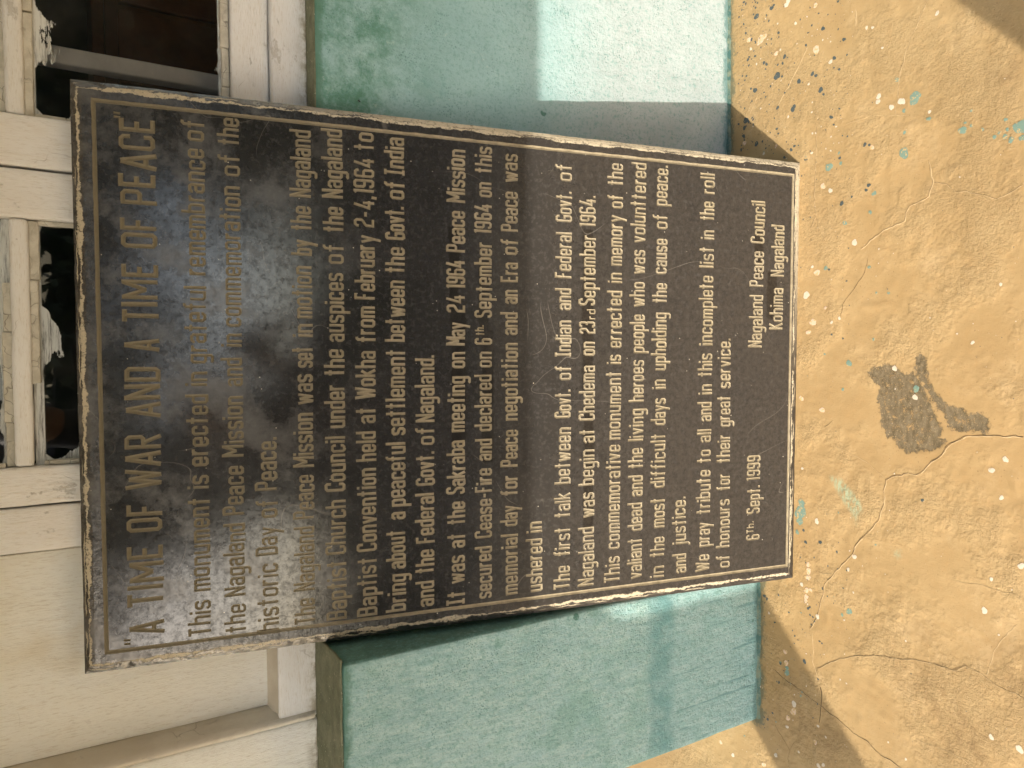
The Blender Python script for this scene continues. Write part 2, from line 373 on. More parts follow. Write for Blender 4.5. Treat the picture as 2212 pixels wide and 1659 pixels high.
def inpoly(px, py, poly):
    """signed distance (negative inside) of arrays px,py to a closed polygon"""
    d = np.full(px.shape, 1e9); ins = np.zeros(px.shape, bool); n = len(poly)
    for i in range(n):
        ax, ay = poly[i]; bx, by = poly[(i+1) % n]; ex, ey = bx-ax, by-ay
        t = np.clip(((px-ax)*ex+(py-ay)*ey)/(ex*ex+ey*ey+1e-12), 0, 1)
        d = np.minimum(d, (px-ax-t*ex)**2+(py-ay-t*ey)**2)
        c = ((ay > py) != (by > py)) & (px < (bx-ax)*(py-ay)/(by-ay+1e-12)+ax); ins ^= c
    d = np.sqrt(d); return np.where(ins, -d, d)
R7 = lambda L: [pix(3000+x/1.3823, 1000+y/1.3823) for x, y in L]
R8 = lambda L: [pix(2800+x/1.548, 2000+y/1.548) for x, y in L]
R6 = lambda L: [pix(2900+x/1.659, y/1.659) for x, y in L]

dx = np.arange(-1.5, 1.0, .005); dy = np.arange(-.72, .62, .005)
xs = np.concatenate([np.linspace(-4.2, -1.55, 8), dx, np.linspace(1.05, 4.2, 9)])
ys = np.concatenate([np.linspace(-2.3, -.8, 6), dy, np.linspace(.7, 1.6, 4)])
nx, ny = len(xs), len(ys); XX, YY = np.meshgrid(xs, ys, indexing='ij')
H = np.zeros((nx, ny)); i0, i1, j0, j1 = 8, 8+len(dx), 6, 6+len(dy)
hh = vnoise(len(dx), len(dy), 24, .0011, 1)+vnoise(len(dx), len(dy), 9, .0005, 2)+vnoise(len(dx), len(dy), 3.2, .0006, 3)*(vnoise(len(dx), len(dy), 26, 1, 8) > -.1)+vnoise(len(dx), len(dy), 1.6, .0007, 4)*(vnoise(len(dx), len(dy), 30, 1, 6) > .0)
bl = vnoise(len(dx), len(dy), 5, 1, 5); hh += np.clip(bl-.33, 0, 1)*.008          # a few lumps of mortar
win = np.minimum(1, np.minimum(np.arange(len(dx)), np.arange(len(dx))[::-1])/20.)[:, None]*np.minimum(1, np.minimum(np.arange(len(dy)), np.arange(len(dy))[::-1])/20.)[None]
H[i0:i1, j0:j1] = hh*win
wallfoot = np.minimum(np.where(XX > -.462, np.abs(YY), np.where(XX > -.805, np.abs(YY+.092), np.hypot(XX+.805, np.minimum(0, YY+.092)))), 1)
H -= np.clip(.012-wallfoot, 0, .012)*.1
pA = R7([(700, 640), (645, 680), (720, 760), (705, 830), (725, 960), (760, 1035), (800, 1045), (815, 1090), (870, 1120), (1000, 1110), (1060, 1090), (1085, 1050), (1045, 1040), (1065, 990), (1000, 860), (960, 760), (905, 670), (860, 690), (780, 630)])
pB = R7([(905, 620), (935, 570), (975, 590), (980, 700), (1010, 770), (1090, 850), (1130, 870), (1180, 870), (1195, 910), (1270, 895), (1325, 950), (1310, 1015), (1260, 1000), (1200, 1005), (1110, 990), (1090, 930), (1040, 870), (1000, 800), (920, 680)])
patch = np.minimum(inpoly(XX, YY, pA), inpoly(XX, YY, pB)); patch = np.minimum(patch, .2)
H[patch < -.002] -= .0009
stain = np.zeros((nx, ny))
def spot(u, v, r, k, arr):
    x, y = pix(u, v); arr[:] = np.maximum(arr, k*np.exp(-((XX-x)**2+(YY-y)**2)/(r*r)))
for u, v, r, k in ((3740, 2790, .055, 1), (3800, 2870, .05, 1), (3870, 2990, .06, 1), (3330, 2960, .035, .9), (3220, 2890, .04, .8), (3600, 2690, .03, .8), (4050, 2680, .05, .8), (3160, 2750, .05, .5),
                   (4040, 290, .03, .9), (3420, 2600, .025, .5), (3450, 1850, .04, .35), (3700, 2530, .02, .6), (3340, 3050, .03, .8), (3960, 1500, .05, .35), (3100, 2830, .04, .5), (3600, 550, .02, .5)):
    spot(u, v, r, k, stain)
smear = np.zeros((nx, ny))
for poly, k in ((R7([(440, 1255), (500, 1265), (600, 1380), (620, 1440), (580, 1470), (540, 1430)]), 1), (R7([(560, 1440), (600, 1450), (585, 1520)]), .7), (R8([(1205, 320), (1240, 315), (1245, 350), (1210, 355)]), .8)):
    smear = np.maximum(smear, k*np.clip(.5-inpoly(XX, YY, poly)/.008, 0, 1))
V = np.stack([XX, YY, H], -1).reshape(-1, 3)
idx = np.arange(nx*ny).reshape(nx, ny); Fq = np.stack([idx[:-1, :-1], idx[1:, :-1], idx[1:, 1:], idx[:-1, 1:]], -1).reshape(-1, 4)
me = bpy.data.meshes.new('floor'); me.vertices.add(len(V)); me.vertices.foreach_set('co', V.ravel())
me.loops.add(Fq.size); me.loops.foreach_set('vertex_index', Fq.ravel()); me.polygons.add(len(Fq))
me.polygons.foreach_set('loop_start', np.arange(len(Fq))*4); me.polygons.foreach_set('use_smooth', np.ones(len(Fq), bool))
me.update(calc_edges=True); me.materials.append(MF)
for nm, ar in (('patch', patch), ('stain', stain), ('smear', smear), ('wall', wallfoot)):
    a = me.attributes.new(nm, 'FLOAT', 'POINT'); a.data.foreach_set('value', ar.astype(np.float32).ravel())
floor = link(bpy.data.objects.new('floor', me)); tag(floor, 'ochre painted cement floor with paint spatter, cracks and a bare grey patch', kind='structure')
def fh(x, y):
    i = (x+1.5)/.005; j = (y+.72)/.005
    if 0 <= i < len(dx)-1 and 0 <= j < len(dy)-1:
        a, b = int(i), int(j); return float(max(H[i0+a, j0+b], H[i0+a+1, j0+b], H[i0+a, j0+b+1], H[i0+a+1, j0+b+1]))
    return 0.

# paint spots: flat, irregular drops lying on the cement
def blobs(name, spots, mat, thick=.0005):
    k_ = .82 if name == 'white_paint_spatter' else .95
    spots = [(x, y, r*k_*random.uniform(.8, 1.1), a, b) for x, y, r, a, b in spots]
    V, F = [], []
    for x, y, r, asp, ang in spots:
        n = 10 if r < .002 else 22; ph = random.random()*6.28; b = len(V); z = fh(x, y)
        V.append((x, y, z+thick+.0003))
        for k in range(n):
            t = 6.2832*k/n; rr = r*(1+.13*math.sin(2*t+ph)+.08*math.sin(3*t+ph*2)+.06*math.sin(5*t+ph*3)+random.uniform(-.05, .05))
            px, py = rr*math.cos(t)*asp, rr*math.sin(t)
            X, Y = x+px*math.cos(ang)-py*math.sin(ang), y+px*math.sin(ang)+py*math.cos(ang)
            V.append((X, Y, fh(X, Y)+thick))
        for k in range(n): F.append((b, b+1+k, b+1+(k+1) % n))
    o = mesh(name, V, F, mat, floor, smooth=True); tag(o, kind='stuff'); return o
def paint_mat(name, col, rough=.55, hole=.62):
    s = NT(name); n = s.noise(160, 5, .7)
    c = s.mix(s.ramp(n, hole, hole+.06), s.mix(s.noise(60), tuple(x*.8 for x in col), col), (.52, .36, .16))
    return s.done(c, rough, s.bump(n, .4, .0008), .4)
PD = paint_mat('dark_paint', (.075, .095, .095)); PWH = paint_mat('white_paint', (.66, .58, .46), .6, .60); PT = paint_mat('teal_spot_paint', (.19, .29, .235), .6, .55)
PPK = paint_mat('pinkish_paint', (.70, .52, .38), .7, .50)
def wallok(x, y): return y < -.004 and not (x < -.455 and y > -.097) or (x < -.81)
def inplq(x, y): return -.462 < x < .45 and y > -.185
def sp6(L, k): return [(*pix(2900+x/1.659, y/1.659), r*k, random.uniform(.85, 1.15), random.random()*3) for x, y, r in L]
def sp7(L): return [(*pix(3000+x/1.3823, 1000+y/1.3823), r, random.uniform(.85, 1.2), random.random()*3) for x, y, r in L]
def sp8(L): return [(*pix(2800+x/1.548, 2000+y/1.548), r, random.uniform(.85, 1.2), random.random()*3) for x, y, r in L]
def scatter(n, u0, u1, v0, v1, r0, r1, bias=1.0):
    out = []
    for _ in range(n):
        u = u0+(u1-u0)*random.random()**bias; v = random.uniform(v0, v1); x, y = pix(u, v)
        if wallok(x, y) and not inplq(x, y):
            out.append((x, y, r0+(r1-r0)*random.random()**4, random.uniform(.7, 1.5), random.random()*3))
    return out
blobs('dark_paint_spatter', sp6([(210, 110, .0068), (345, 505, .0085), (200, 600, .0068), (395, 375, .0055), (382, 420, .004), (310, 55, .005), (325, 35, .003), (490, 540, .005), (580, 490, .004), (603, 502, .004), (635, 597, .0052),
      (653, 626, .003), (450, 725, .006), (460, 705, .004), (500, 130, .0025), (537, 300, .0035), (790, 262, .0045), (140, 800, .008), (130, 850, .005), (210, 955, .007), (440, 995, .0035), (928, 960, .0036), (958, 962, .003),
      (955, 1230, .005), (938, 1262, .003), (775, 1350, .0045), (395, 1045, .004), (350, 430, .003), (110, 995, .004), (650, 190, .004), (725, 385, .004), (350, 715, .004), (750, 10, .003)], 1) +
      sp8([(655, 262, .0042), (745, 262, .0038), (848, 322, .0032), (670, 672, .0034), (682, 712, .0022), (648, 1000, .0055), (415, 612, .004), (400, 595, .0045), (488, 590, .0024), (500, 1010, .004), (420, 1358, .0035), (550, 995, .0016), (585, 990, .0014), (642, 188, .0028), (1378, 2, .004)]) +
      scatter(230, 2955, 3400, 0, 640, .0007, .0036, 1.5) + scatter(170, 2950, 3120, 0, 600, .0006, .0030, 1.2) + scatter(70, 3180, 3420, 600, 1500, .0006, .0024, 1.3) + scatter(70, 3200, 3420, 2000, 2500, .0006, .002, 1.2) +
      scatter(110, 3040, 3300, 2350, 3000, .0007, .0026, 1.4) + scatter(90, 3200, 4090, 0, 3000, .0004, .0013), PD)
blobs('white_paint_spatter', sp6([(410, 30, .008), (420, 5, .006), (468, 155, .004), (172, 325, .005), (368, 330, .003), (700, 1265, .0058), (860, 1610, .0076), (1170, 672, .007), (1020, 640, .007), (1015, 675, .006), (1105, 712, .006), (1408, 88, .0045),
      (258, 1020, .0045), (420, 775, .003), (555, 558, .003), (210, 425, .003), (700, 410, .006), (1358, 742, .0038), (580, 885, .003), (575, 1015, .003), (1185, 680, .005), (940, 185, .004), (980, 183, .0035), (1045, 318, .003)], 1) +
      sp7([(312, 250, .0085), (495, 378, .0050), (453, 400, .0048), (1232, 512, .005), (1387, 190, .0035), (1415, 1158, .0055), (1337, 1218, .0055), (1392, 1370, .0048), (290, 1208, .004), (370, 1500, .0055), (1145, 463, .0025), (995, 375, .002), (912, 815, .006), (800, 655, .006), (345, 93, .004)]) +
      sp8([(722, 132, .0052), (957, 352, .0062), (918, 430, .0045), (630, 523, .0055), (728, 722, .0058), (1805, 490, .0045), (1762, 685, .0062), (1990, 408, .0065), (1805, 1468, .0048), (1980, 1543, .006), (583, 1263, .0075), (612, 1560, .003), (470, 1580, .006),
      (765, 1640, .005), (1850, 835, .0024), (1275, 872, .0026), (950, 573, .003), (1165, 1500, .0024), (1275, 1605, .0024), (428, 700, .0038), (540, 1405, .0045), (732, 1400, .004), (205, 1580, .0055), (130, 1500, .004), (735, 1646, .005)]) +
      scatter(120, 2960, 3420, 0, 640, .0006, .0028, 1.2) + scatter(80, 3180, 3600, 700, 2500, .0005, .002, 1.4) + scatter(70, 2950, 3400, 2400, 3060, .0006, .0026) + scatter(120, 3300, 4096, 0, 3072, .0004, .0015), PWH)
blobs('teal_paint_spatter', sp6([(1260, 650, .0105), (1188, 735, .0045), (1142, 530, .0048), (1355, 790, .0048), (1187, 1017, .0092), (1193, 880, .0036), (1578, 865, .0070), (1637, 735, .0026), (1635, 835, .003), (1595, 815, .0026), (1710, 860, .003), (1860, 908, .0045),
      (1900, 930, .005), (1822, 883, .0032), (1790, 910, .004), (1975, 840, .013), (1975, 915, .005), (1865, 795, .003), (690, 1110, .008), (768, 1085, .004), (965, 1410, .0042), (990, 1283, .005), (797, 1480, .006), (1875, 860, .003)], 1) +
      sp7([(548, 627, .0085), (684, 494, .0035), (514, 771, .0036), (918, 768, .0065), (280, 1450, .014), (285, 1400, .009), (275, 1500, .009), (262, 1560, .005), (695, 1630, .002), (420, 100, .0045), (660, 95, .004), (767, 238, .003), (700, 238, .003)]) +
      sp8([(540, 1070, .006), (540, 1040, .005), (880, 712, .0035), (925, 690, .006), (500, 1005, .003)]) + scatter(90, 2950, 3400, 0, 3000, .0008, .0028, 1.6), PT)
blobs('pinkish_paint_spatter', sp6([(240, 260, .010), (160, 265, .006), (340, 355, .0055), (605, 330, .009), (130, 950, .006), (600, 35, .005), (220, 290, .005), (265, 240, .006), (975, 980, .005), (650, 1235, .006), (340, 965, .004)], 1) +
      sp7([(370, 125, .0075), (350, 400, .0085), (325, 455, .006), (285, 820, .006), (400, 885, .006), (420, 320, .004)]) +
      sp8([(672, 400, .0065), (672, 440, .007), (668, 480, .006), (660, 560, .006), (658, 600, .006), (655, 625, .005), (685, 560, .005), (545, 1350, .006), (530, 940, .006), (130, 1500, .006), (580, 1310, .007), (535, 1010, .007), (395, 1640, .006), (715, 1500, .005)]), PPK)

# cracks: narrow ribbons, with sunlit edges painted as a raised pale lip
def crack(name, lines, mat, w, dz, wob=.0012):
    V, F = [], []
    for pts, ww in lines:
        P = []
        for (ax, ay), (bx, by) in zip(pts[:-1], pts[1:]):
            L = math.hypot(bx-ax, by-ay); n = max(2, int(L/.006))
            for k in range(n):
                t = k/n; P.append((ax+(bx-ax)*t, ay+(by-ay)*t))
        P.append(pts[-1]); n = len(P); q = []
        for k, (x, y) in enumerate(P):
            x2 = x+mnoise.noise(Vector((x*60, y*60, 1)))*wob*2.4+random.uniform(-wob, wob)*.6; y2 = y+mnoise.noise(Vector((x*60, y*60, 9)))*wob*2.4+random.uniform(-wob, wob)*.6
            q.append((x2, y2))
        for k in range(n):
            a = q[max(0, k-1)]; b = q[min(n-1, k+1)]; tx, ty = b[0]-a[0], b[1]-a[1]; l = math.hypot(tx, ty)+1e-9; nx_, ny_ = -ty/l, tx/l
            h = w*ww*random.uniform(.35, 1.3)*.5*(1 if 0 < k < n-1 else .2); x, y = q[k]; z = fh(x, y)
            V += [(x-nx_*h, y-ny_*h, z+dz), (x, y, z+dz+(.0004 if dz < .0009 else .0012)), (x+nx_*h, y+ny_*h, z+dz)]
            if k: b0 = len(V)-6; F += [(b0, b0+3, b0+4, b0+1), (b0+1, b0+4, b0+5, b0+2)]
    o = mesh(name, V, F, mat, floor, smooth=True); return o
CK = m_plain('crack_shadow', (.19, .13, .065), .95, 60, .4); CL = m_plain('crack_lit_lip', (.58, .43, .24), .8, 60, .2)
main = R7([(1515, 1030), (1420, 1030), (1300, 1020), (1190, 1030), (1110, 1065), (1060, 1130), (1000, 1170), (960, 1220), (915, 1240), (870, 1230), (800, 1250), (750, 1270), (735, 1330), (738, 1400), (710, 1500), (640, 1570), (600, 1610), (570, 1650)]) + \
       R8([(1010, 220), (970, 270), (930, 350), (880, 400), (830, 450), (770, 520), (765, 580), (745, 640), (735, 700), (680, 800)])
c2 = R8([(720, 1040), (850, 990), (960, 965), (1100, 965), (1250, 985), (1400, 1000), (1540, 1045), (1590, 1050), (1640, 1025), (1720, 1060), (1850, 1150), (2010, 1228)])
c3 = R8([(450, 1045), (540, 1120), (640, 1190), (760, 1285), (870, 1370), (950, 1440), (1040, 1500), (1120, 1580), (1260, 1665)])
c4 = R6([(1340, 0), (1310, 80), (1260, 190), (1200, 350), (1165, 480), (1145, 580), (1130, 760)])
c5 = R6([(1350, 1060), (1380, 1190), (1350, 1300), (1220, 1365), (1190, 1460), (1050, 1530), (900, 1650)])
c6 = R6([(1385, 1210), (1470, 1220), (1530, 1270), (1600, 1265), (1800, 1320), (1984, 1225)])
c7 = R6([(607, 840), (600, 1100), (590, 1300), (605, 1430), (565, 1510)]); c8 = R6([(605, 1430), (625, 1540)])
c9 = R7([(655, 40), (640, 110), (580, 210), (510, 300), (505, 370)]); c10 = R7([(460, 945), (435, 960), (410, 985)])
c11 = R8([(1770, 1080), (1820, 940), (1870, 860), (1960, 770)]); c12 = R8([(1350, 1490), (1550, 1560), (1700, 1650)]); c13 = R8([(465, 1395), (555, 1550), (600, 1480)]); c14 = R8([(555, 1550), (545, 1650)])
c15 = R8([(1570, 495), (1760, 535), (1900, 580), (1950, 575)]); c16 = R6([(550, 310), (450, 520), (340, 720)]); c17 = R6([(865, 60), (865, 180)]); c18 = R6([(215, 640), (165, 760)]); c19 = R7([(750, 1265), (640, 1170), (470, 1080)]); c20 = R8([(715, 450), (820, 455)]); c21 = R8([(700, 830), (700, 1000), (730, 1100)]); c22 = R6([(800, 830), (960, 770), (1130, 765), (1220, 770)])
crack('crack', [(main, 1.0), (c2, .35), (c3, 1.7), (c4, .5), (c5, .7), (c6, .7), (c7, .55), (c8, .4), (c9, 1.2), (c10, 1.7), (c13, .5), (c14, .6)], CK, .0010, .0003)
off = lambda L, d: [(x-d, y-d*.7) for x, y in L]
crack('crack_lit_lip', [(off(main, .0013), 1.1), (off(c2, .001), .7), (off(c3, .0013), .7), (c4, 1.0), (off(c5, .0012), 1.5), (off(c6, .001), .8), (off(c7, .001), .5), (c12, .6), (c15, .5), (c16, 1.5), (c17, 1.5), (c18, 1.4), (c19, .6), (c20, .8), (c21, .8), (c22, .7), (off(c11, .001), .6)], CL, .0014, .0003)

ground = mesh('ground', [(-400, -400, -.25), (400, -400, -.25), (400, 400, -.25), (-400, 400, -.25)], [(0, 1, 2, 3)], m_plain('earth_and_grass', (.32, .29, .22), .95, .8, .3))
tag(ground, 'open ground beyond the veranda', kind='structure')
slab = rough_box('veranda_base', -4.25, 4.25, -2.3, 1.7, -.25, -.02, m_plain('raw_cement', (.3, .27, .22)), None, .6, .0, .004)
tag(slab, 'cement base under the veranda floor', kind='structure')

# ------------------------------------------------------------------ the house wall
LED = (0., 0., 0.)
wall = thing('house_wall', 'teal painted low wall with a projecting pier below the white window, behind the black slab', 'wall', (0, 0, 0))
rough_box('low_wall', -.455, 2.6, 0, .24, -.02, .9730, MT, wall, .03, .0007, .004, 14)
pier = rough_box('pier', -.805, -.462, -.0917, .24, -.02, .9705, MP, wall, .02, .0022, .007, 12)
pier['label'] = 'teal pier standing out from the low wall'
# sill tops: thick grimy paint on the ledges
def fillet(name, pts, mat, w0, h0):
    V, F = [], []; n = 0
    for (ax, ay), (bx_, by_) in zip(pts[:-1], pts[1:]):
        L = math.hypot(bx_-ax, by_-ay); m = int(L/.006)+1; tx, ty = (bx_-ax)/L, (by_-ay)/L; nx_, ny2 = ty, -tx
        for k in range(m):
            t = k*L/m; x, y = ax+tx*t, ay+ty*t; q = mnoise.noise(Vector((x*22, y*22, 2)))+.6*mnoise.noise(Vector((x*80, y*80, 5)))
            w = w0*(1+.9*q); h = h0*(1+.8*q)
            V += [(x-nx_*.002, y-ny2*.002, h), (x+nx_*w*.35, y+ny2*w*.35, h*.5), (x+nx_*w, y+ny2*w, fh(x+nx_*w, y+ny2*w)-.0004)]
            if n: a = len(V)-6; F += [(a, a+1, a+4, a+3), (a+1, a+2, a+5, a+4)]
            n += 1
    return mesh(name, V, F, mat, wall, smooth=True)
FM = NT('slopped_paint'); fq = FM.noise(40, 7, .75); FM = FM.done(FM.mix(FM.ramp(fq, .42, .58), (.045, .11, .10), FM.mix(FM.noise(150), (.16, .15, .08), (.13, .22, .19))), .75, FM.bump(fq, .6, .002), .3)
fillet('foot_fillet', [(-.452, 0), (2.5, 0)], FM, .0055, .006)
fillet('foot_fillet', [(-.803, -.0917), (-.4625, -.0917)], FM, .0055, .007)
rough_box('ledge_top', -.455, 2.6, .0015, .06, .9725, .9752, ML, wall, .012, .0007, .001, 40)
rough_box('ledge_top', -.803, -.4555, -.0885, .065, .9705, .9745, ML, wall, .009, .0022, .002, 30)
PLW = m_plain('house_plaster', (.74, .74, .70), .8, 20, .15)
rough_box('upper_wall', -4.2, 4.2, .0, .24, 2.12, 2.6, PLW, wall, .3, .001, .004)
rough_box('side_wall', 2.62, 4.2, .0, .24, -.02, 2.12, MT, wall, .2, .001, .004)
rough_box('side_wall', -4.2, -1.75, .0, .24, -.02, 2.12, MT, wall, .2, .001, .004)
rough_box('recess_back_wall', -2.2, -.80, 1.45, 1.6, -.02, 2.6, PLW, wall, .2, .001, .004)

# ------------------------------------------------------------------ the window
win_ = thing('window', 'white wooden window with peeling paint, divided panes and a cream solid panel, above the teal wall', 'window', (0, 0, 0))
FY = .062
rough_box('sill_rail', -.240, 2.5, .046, .12, .9745, 1.0335, WX, win_, .02, .0006, .005)
rough_box('sill_rail', -.6045, -.2405, .054, .12, .9735, 1.0400, WX, win_, .02, .0007, .004)
rough_box('outer_stile', -.98, -.6065, .050, .16, .9735, 2.1, WC, win_, .03, .0008, .006)
mo = bmesh.new()                                             # sloping moulding between the outer stile and the panel
pr = [(-.6068, .0505), (-.5985, .0485), (-.592, .0565), (-.586, .071), (-.580, .0855), (-.580, .11), (-.6068, .11)]
rows = []
for k in range(60):
    z = .978+(2.1-.978)*k/59
    rows.append([mo.verts.new((x+random.uniform(-.0004, .0004), y+random.uniform(-.0003, .0003), z)) for x, y in pr])
for a, b in zip(rows[:-1], rows[1:]):
    for k in range(len(pr)): mo.faces.new((a[k], a[(k+1) % len(pr)], b[(k+1) % len(pr)], b[k]))
fromb('moulding', mo, WD, win_, True)
rough_box('panel', -.5795, -.2600, .086, .11, 1.036, 2.05, WC, win_, .02, .0012, .002, 7)
bm = bmesh.new()                                             # bevels round the panel
def wedge(bm, a, b, c, d):
    v = [bm.verts.new(p) for p in (a, b, c, d)]; bm.faces.new(v)
wedge(bm, (-.586, .0555, 1.0403), (-.2555, .0555, 1.0403), (-.2555, .0858, 1.052), (-.586, .0858, 1.052))
wedge(bm, (-.2555, FY, 1.04), (-.2555, FY, 2.05), (-.2615, .0858, 2.05), (-.2615, .0858, 1.05))
fromb('panel_bevel', bm, WD, win_)
rough_box('stile', -.2550, -.1885, FY-.001, .12, 1.0352, 2.1, WZ, win_, .02, .0007, .003)
rough_box('head_rail', -.6, 2.5, .05, .14, 2.06, 2.118, WX, win_, .1, .0005, .003)

def sash(x0, x1, p0, p1, label):
    s = rough_box('sash', x0, p0, FY, .118, 1.0352, 2.05, WZ, win_, .02, .0008, .004)
    s['label'] = label
    def part(n, *a, **k): return rough_box(n, *a, parent=s, **k)
    part('stile', p1, x1, FY+.0005, .118, 1.0352, 2.05, mat=WZ, step=.02, amp=.0008, bevel=.004)
    part('rail', p0+.0005, p1-.0005, FY+.001, .118, 1.0352, 1.0955, mat=WX, step=.02, amp=.0008, bevel=.004)
    part('rail', p0+.0005, p1-.0005, FY+.001, .118, 1.99, 2.05, mat=WX, step=.02, amp=.0008, bevel=.004)
    zs = [1.1105, 1.372, 1.420, 1.69, 1.738, 1.99]
    for a, b in ((zs[1], zs[2]), (zs[3], zs[4])):
        part('muntin', p0+.0005, p1-.0005, FY+.003, .112, a+.012, b-.012, mat=WX, step=.01, amp=.0010, bevel=.006)
    for a, b in ((zs[0], zs[1]), (zs[2], zs[3]), (zs[4], zs[5])):
        gx = np.linspace(p0+.0006, p1-.0006, 24); gz = np.linspace(a-.012, b+.011, 24)
        V = [(x, y, z) for y in (.0865, .0895) for x in gx for z in gz]; F = []
        for q in range(2):
            o_ = q*576
            for i in range(23):
                for j in range(23):
                    f = (o_+i*24+j, o_+(i+1)*24+j, o_+(i+1)*24+j+1, o_+i*24+j+1); F.append(f if q == 0 else f[::-1])
        # single sheet is enough for the thin-glass shader: keep the front face grid only, with a rim
        V = V[:576]; F = F[:529]
        pn = mesh('pane', V, F, MG, s)
        at = pn.data.attributes.new('edge', 'FLOAT', 'POINT')
        at.data.foreach_set('value', [min(x-p0-.004, p1-.004-x, z-a, b-z) for x, y, z in V])
        # putty: broken strips round the pane
        for side in range(4):
            L0, L1 = (a, b) if side < 2 else (p0+.002, p1-.002); t = L0
            while t < L1-.004:
                l = random.uniform(.05, .16); e = min(L1, t+l)
                w = random.uniform(.0105, .0135) if side > 1 else .0065; th = random.uniform(.009, .013)
                if random.random() < .90 or e-t < .02:
                    y0 = .0855-th; y1 = .0860
                    if side == 0: bx = (p0+.0008, p0+.0008+w, y0, y1, t, e)
                    elif side == 1: bx = (p1-.0008-w, p1-.0008, y0, y1, t, e)
                    elif side == 2: bx = (t, e, y0, y1, a-.0135, a-.0135+w)
                    else: bx = (t, e, y0, y1, b+.0125-w, b+.0125)
                    part('putty', *bx, mat=MPU, step=.008, amp=.0010, bevel=.0014, freq=60)
                t = e+random.choice((.0006, .0006, .001, .004))
    return s
sash(.3135, .89, .3885, .815, 'right hand sash with large glass pane')
sash(-.1855, .3095, -.1290, .2385, 'middle sash half hidden by the slab')
rough_box('end_stile', .894, 2.5, FY, .12, 1.0352, 2.05, WZ, win_, .1, .0005, .003)

# the room seen dimly through the panes
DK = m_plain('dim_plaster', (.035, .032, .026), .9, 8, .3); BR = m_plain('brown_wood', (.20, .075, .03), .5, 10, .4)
room = thing('room', 'dark room behind the window', 'room', (0, .3, 0)); room['kind'] = 'structure'
del room['category']
def rb(n, *a, mat, par=room, step=.3): 
    o = rough_box(n, *a, mat, par, step, .0005, .002); o.location = (0, -.3, 0); return o
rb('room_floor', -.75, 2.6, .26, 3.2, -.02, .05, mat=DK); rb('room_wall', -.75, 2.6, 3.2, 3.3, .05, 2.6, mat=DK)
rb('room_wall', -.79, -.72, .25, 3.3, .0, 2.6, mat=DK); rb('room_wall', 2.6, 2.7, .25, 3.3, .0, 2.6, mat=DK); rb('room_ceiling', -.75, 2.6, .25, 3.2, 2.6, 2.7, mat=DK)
post = rough_box('window_post', .497, .524, .135, .165, .7, 2.1, m_plain('pinkish_post_paint', (.88, .76, .70), .6, 25, .12), None, .05, .0005, .003)
tag(post, 'narrow pinkish upright post seen behind the right hand pane', 'post')
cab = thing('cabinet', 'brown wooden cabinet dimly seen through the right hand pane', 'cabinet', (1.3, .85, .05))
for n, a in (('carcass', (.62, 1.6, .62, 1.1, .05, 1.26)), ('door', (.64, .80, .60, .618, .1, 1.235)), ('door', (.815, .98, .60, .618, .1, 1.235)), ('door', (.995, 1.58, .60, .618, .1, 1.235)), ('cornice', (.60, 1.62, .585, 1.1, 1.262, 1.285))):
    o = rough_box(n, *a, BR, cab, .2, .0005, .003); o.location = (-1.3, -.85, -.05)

# ------------------------------------------------------------------ veranda roof and columns
ver = thing('veranda_roof', 'flat roof slab over the veranda', 'roof', (0, 0, 1.95))
o = rough_box('roof_slab', -4.3, 4.3, -1.50, -.003, 1.96, 2.10, PLW, ver, .3, .001, .004); o.location = (0, 0, -1.95)
o = rough_box('edge_beam', -4.3, 4.3, -1.505, -1.34, 1.925, 1.9595, PLW, ver, .3, .001, .002); o.location = (0, 0, -1.95)
for i, cx in enumerate((-2.13, 2.15)):
    bm = bmesh.new()
    prof = [(.15, 0), (.15, .12), (.128, .15), (.1165, .2), (.1165, 1.72), (.128, 1.76), (.145, 1.80), (.145, 1.924)]
    prev = None; first = None
    for r, z in prof:
        ring = [bm.verts.new((r*math.cos(t*math.pi/16), r*math.sin(t*math.pi/16), z)) for t in range(32)]
        if prev:
            for k in range(32): bm.faces.new((prev[k], prev[(k+1) % 32], ring[(k+1) % 32], ring[k]))
        else: bm.faces.new(ring[::-1])
        prev = ring
    bm.faces.new(prev)
    c = fromb('veranda_column', bm, PLW, None, False); c.location = (cx, -1.42, 0)
    tag(c, 'round plastered column at the left end of the veranda' if i == 0 else 'round plastered column at the right end of the veranda', 'column', 'columns of the veranda')

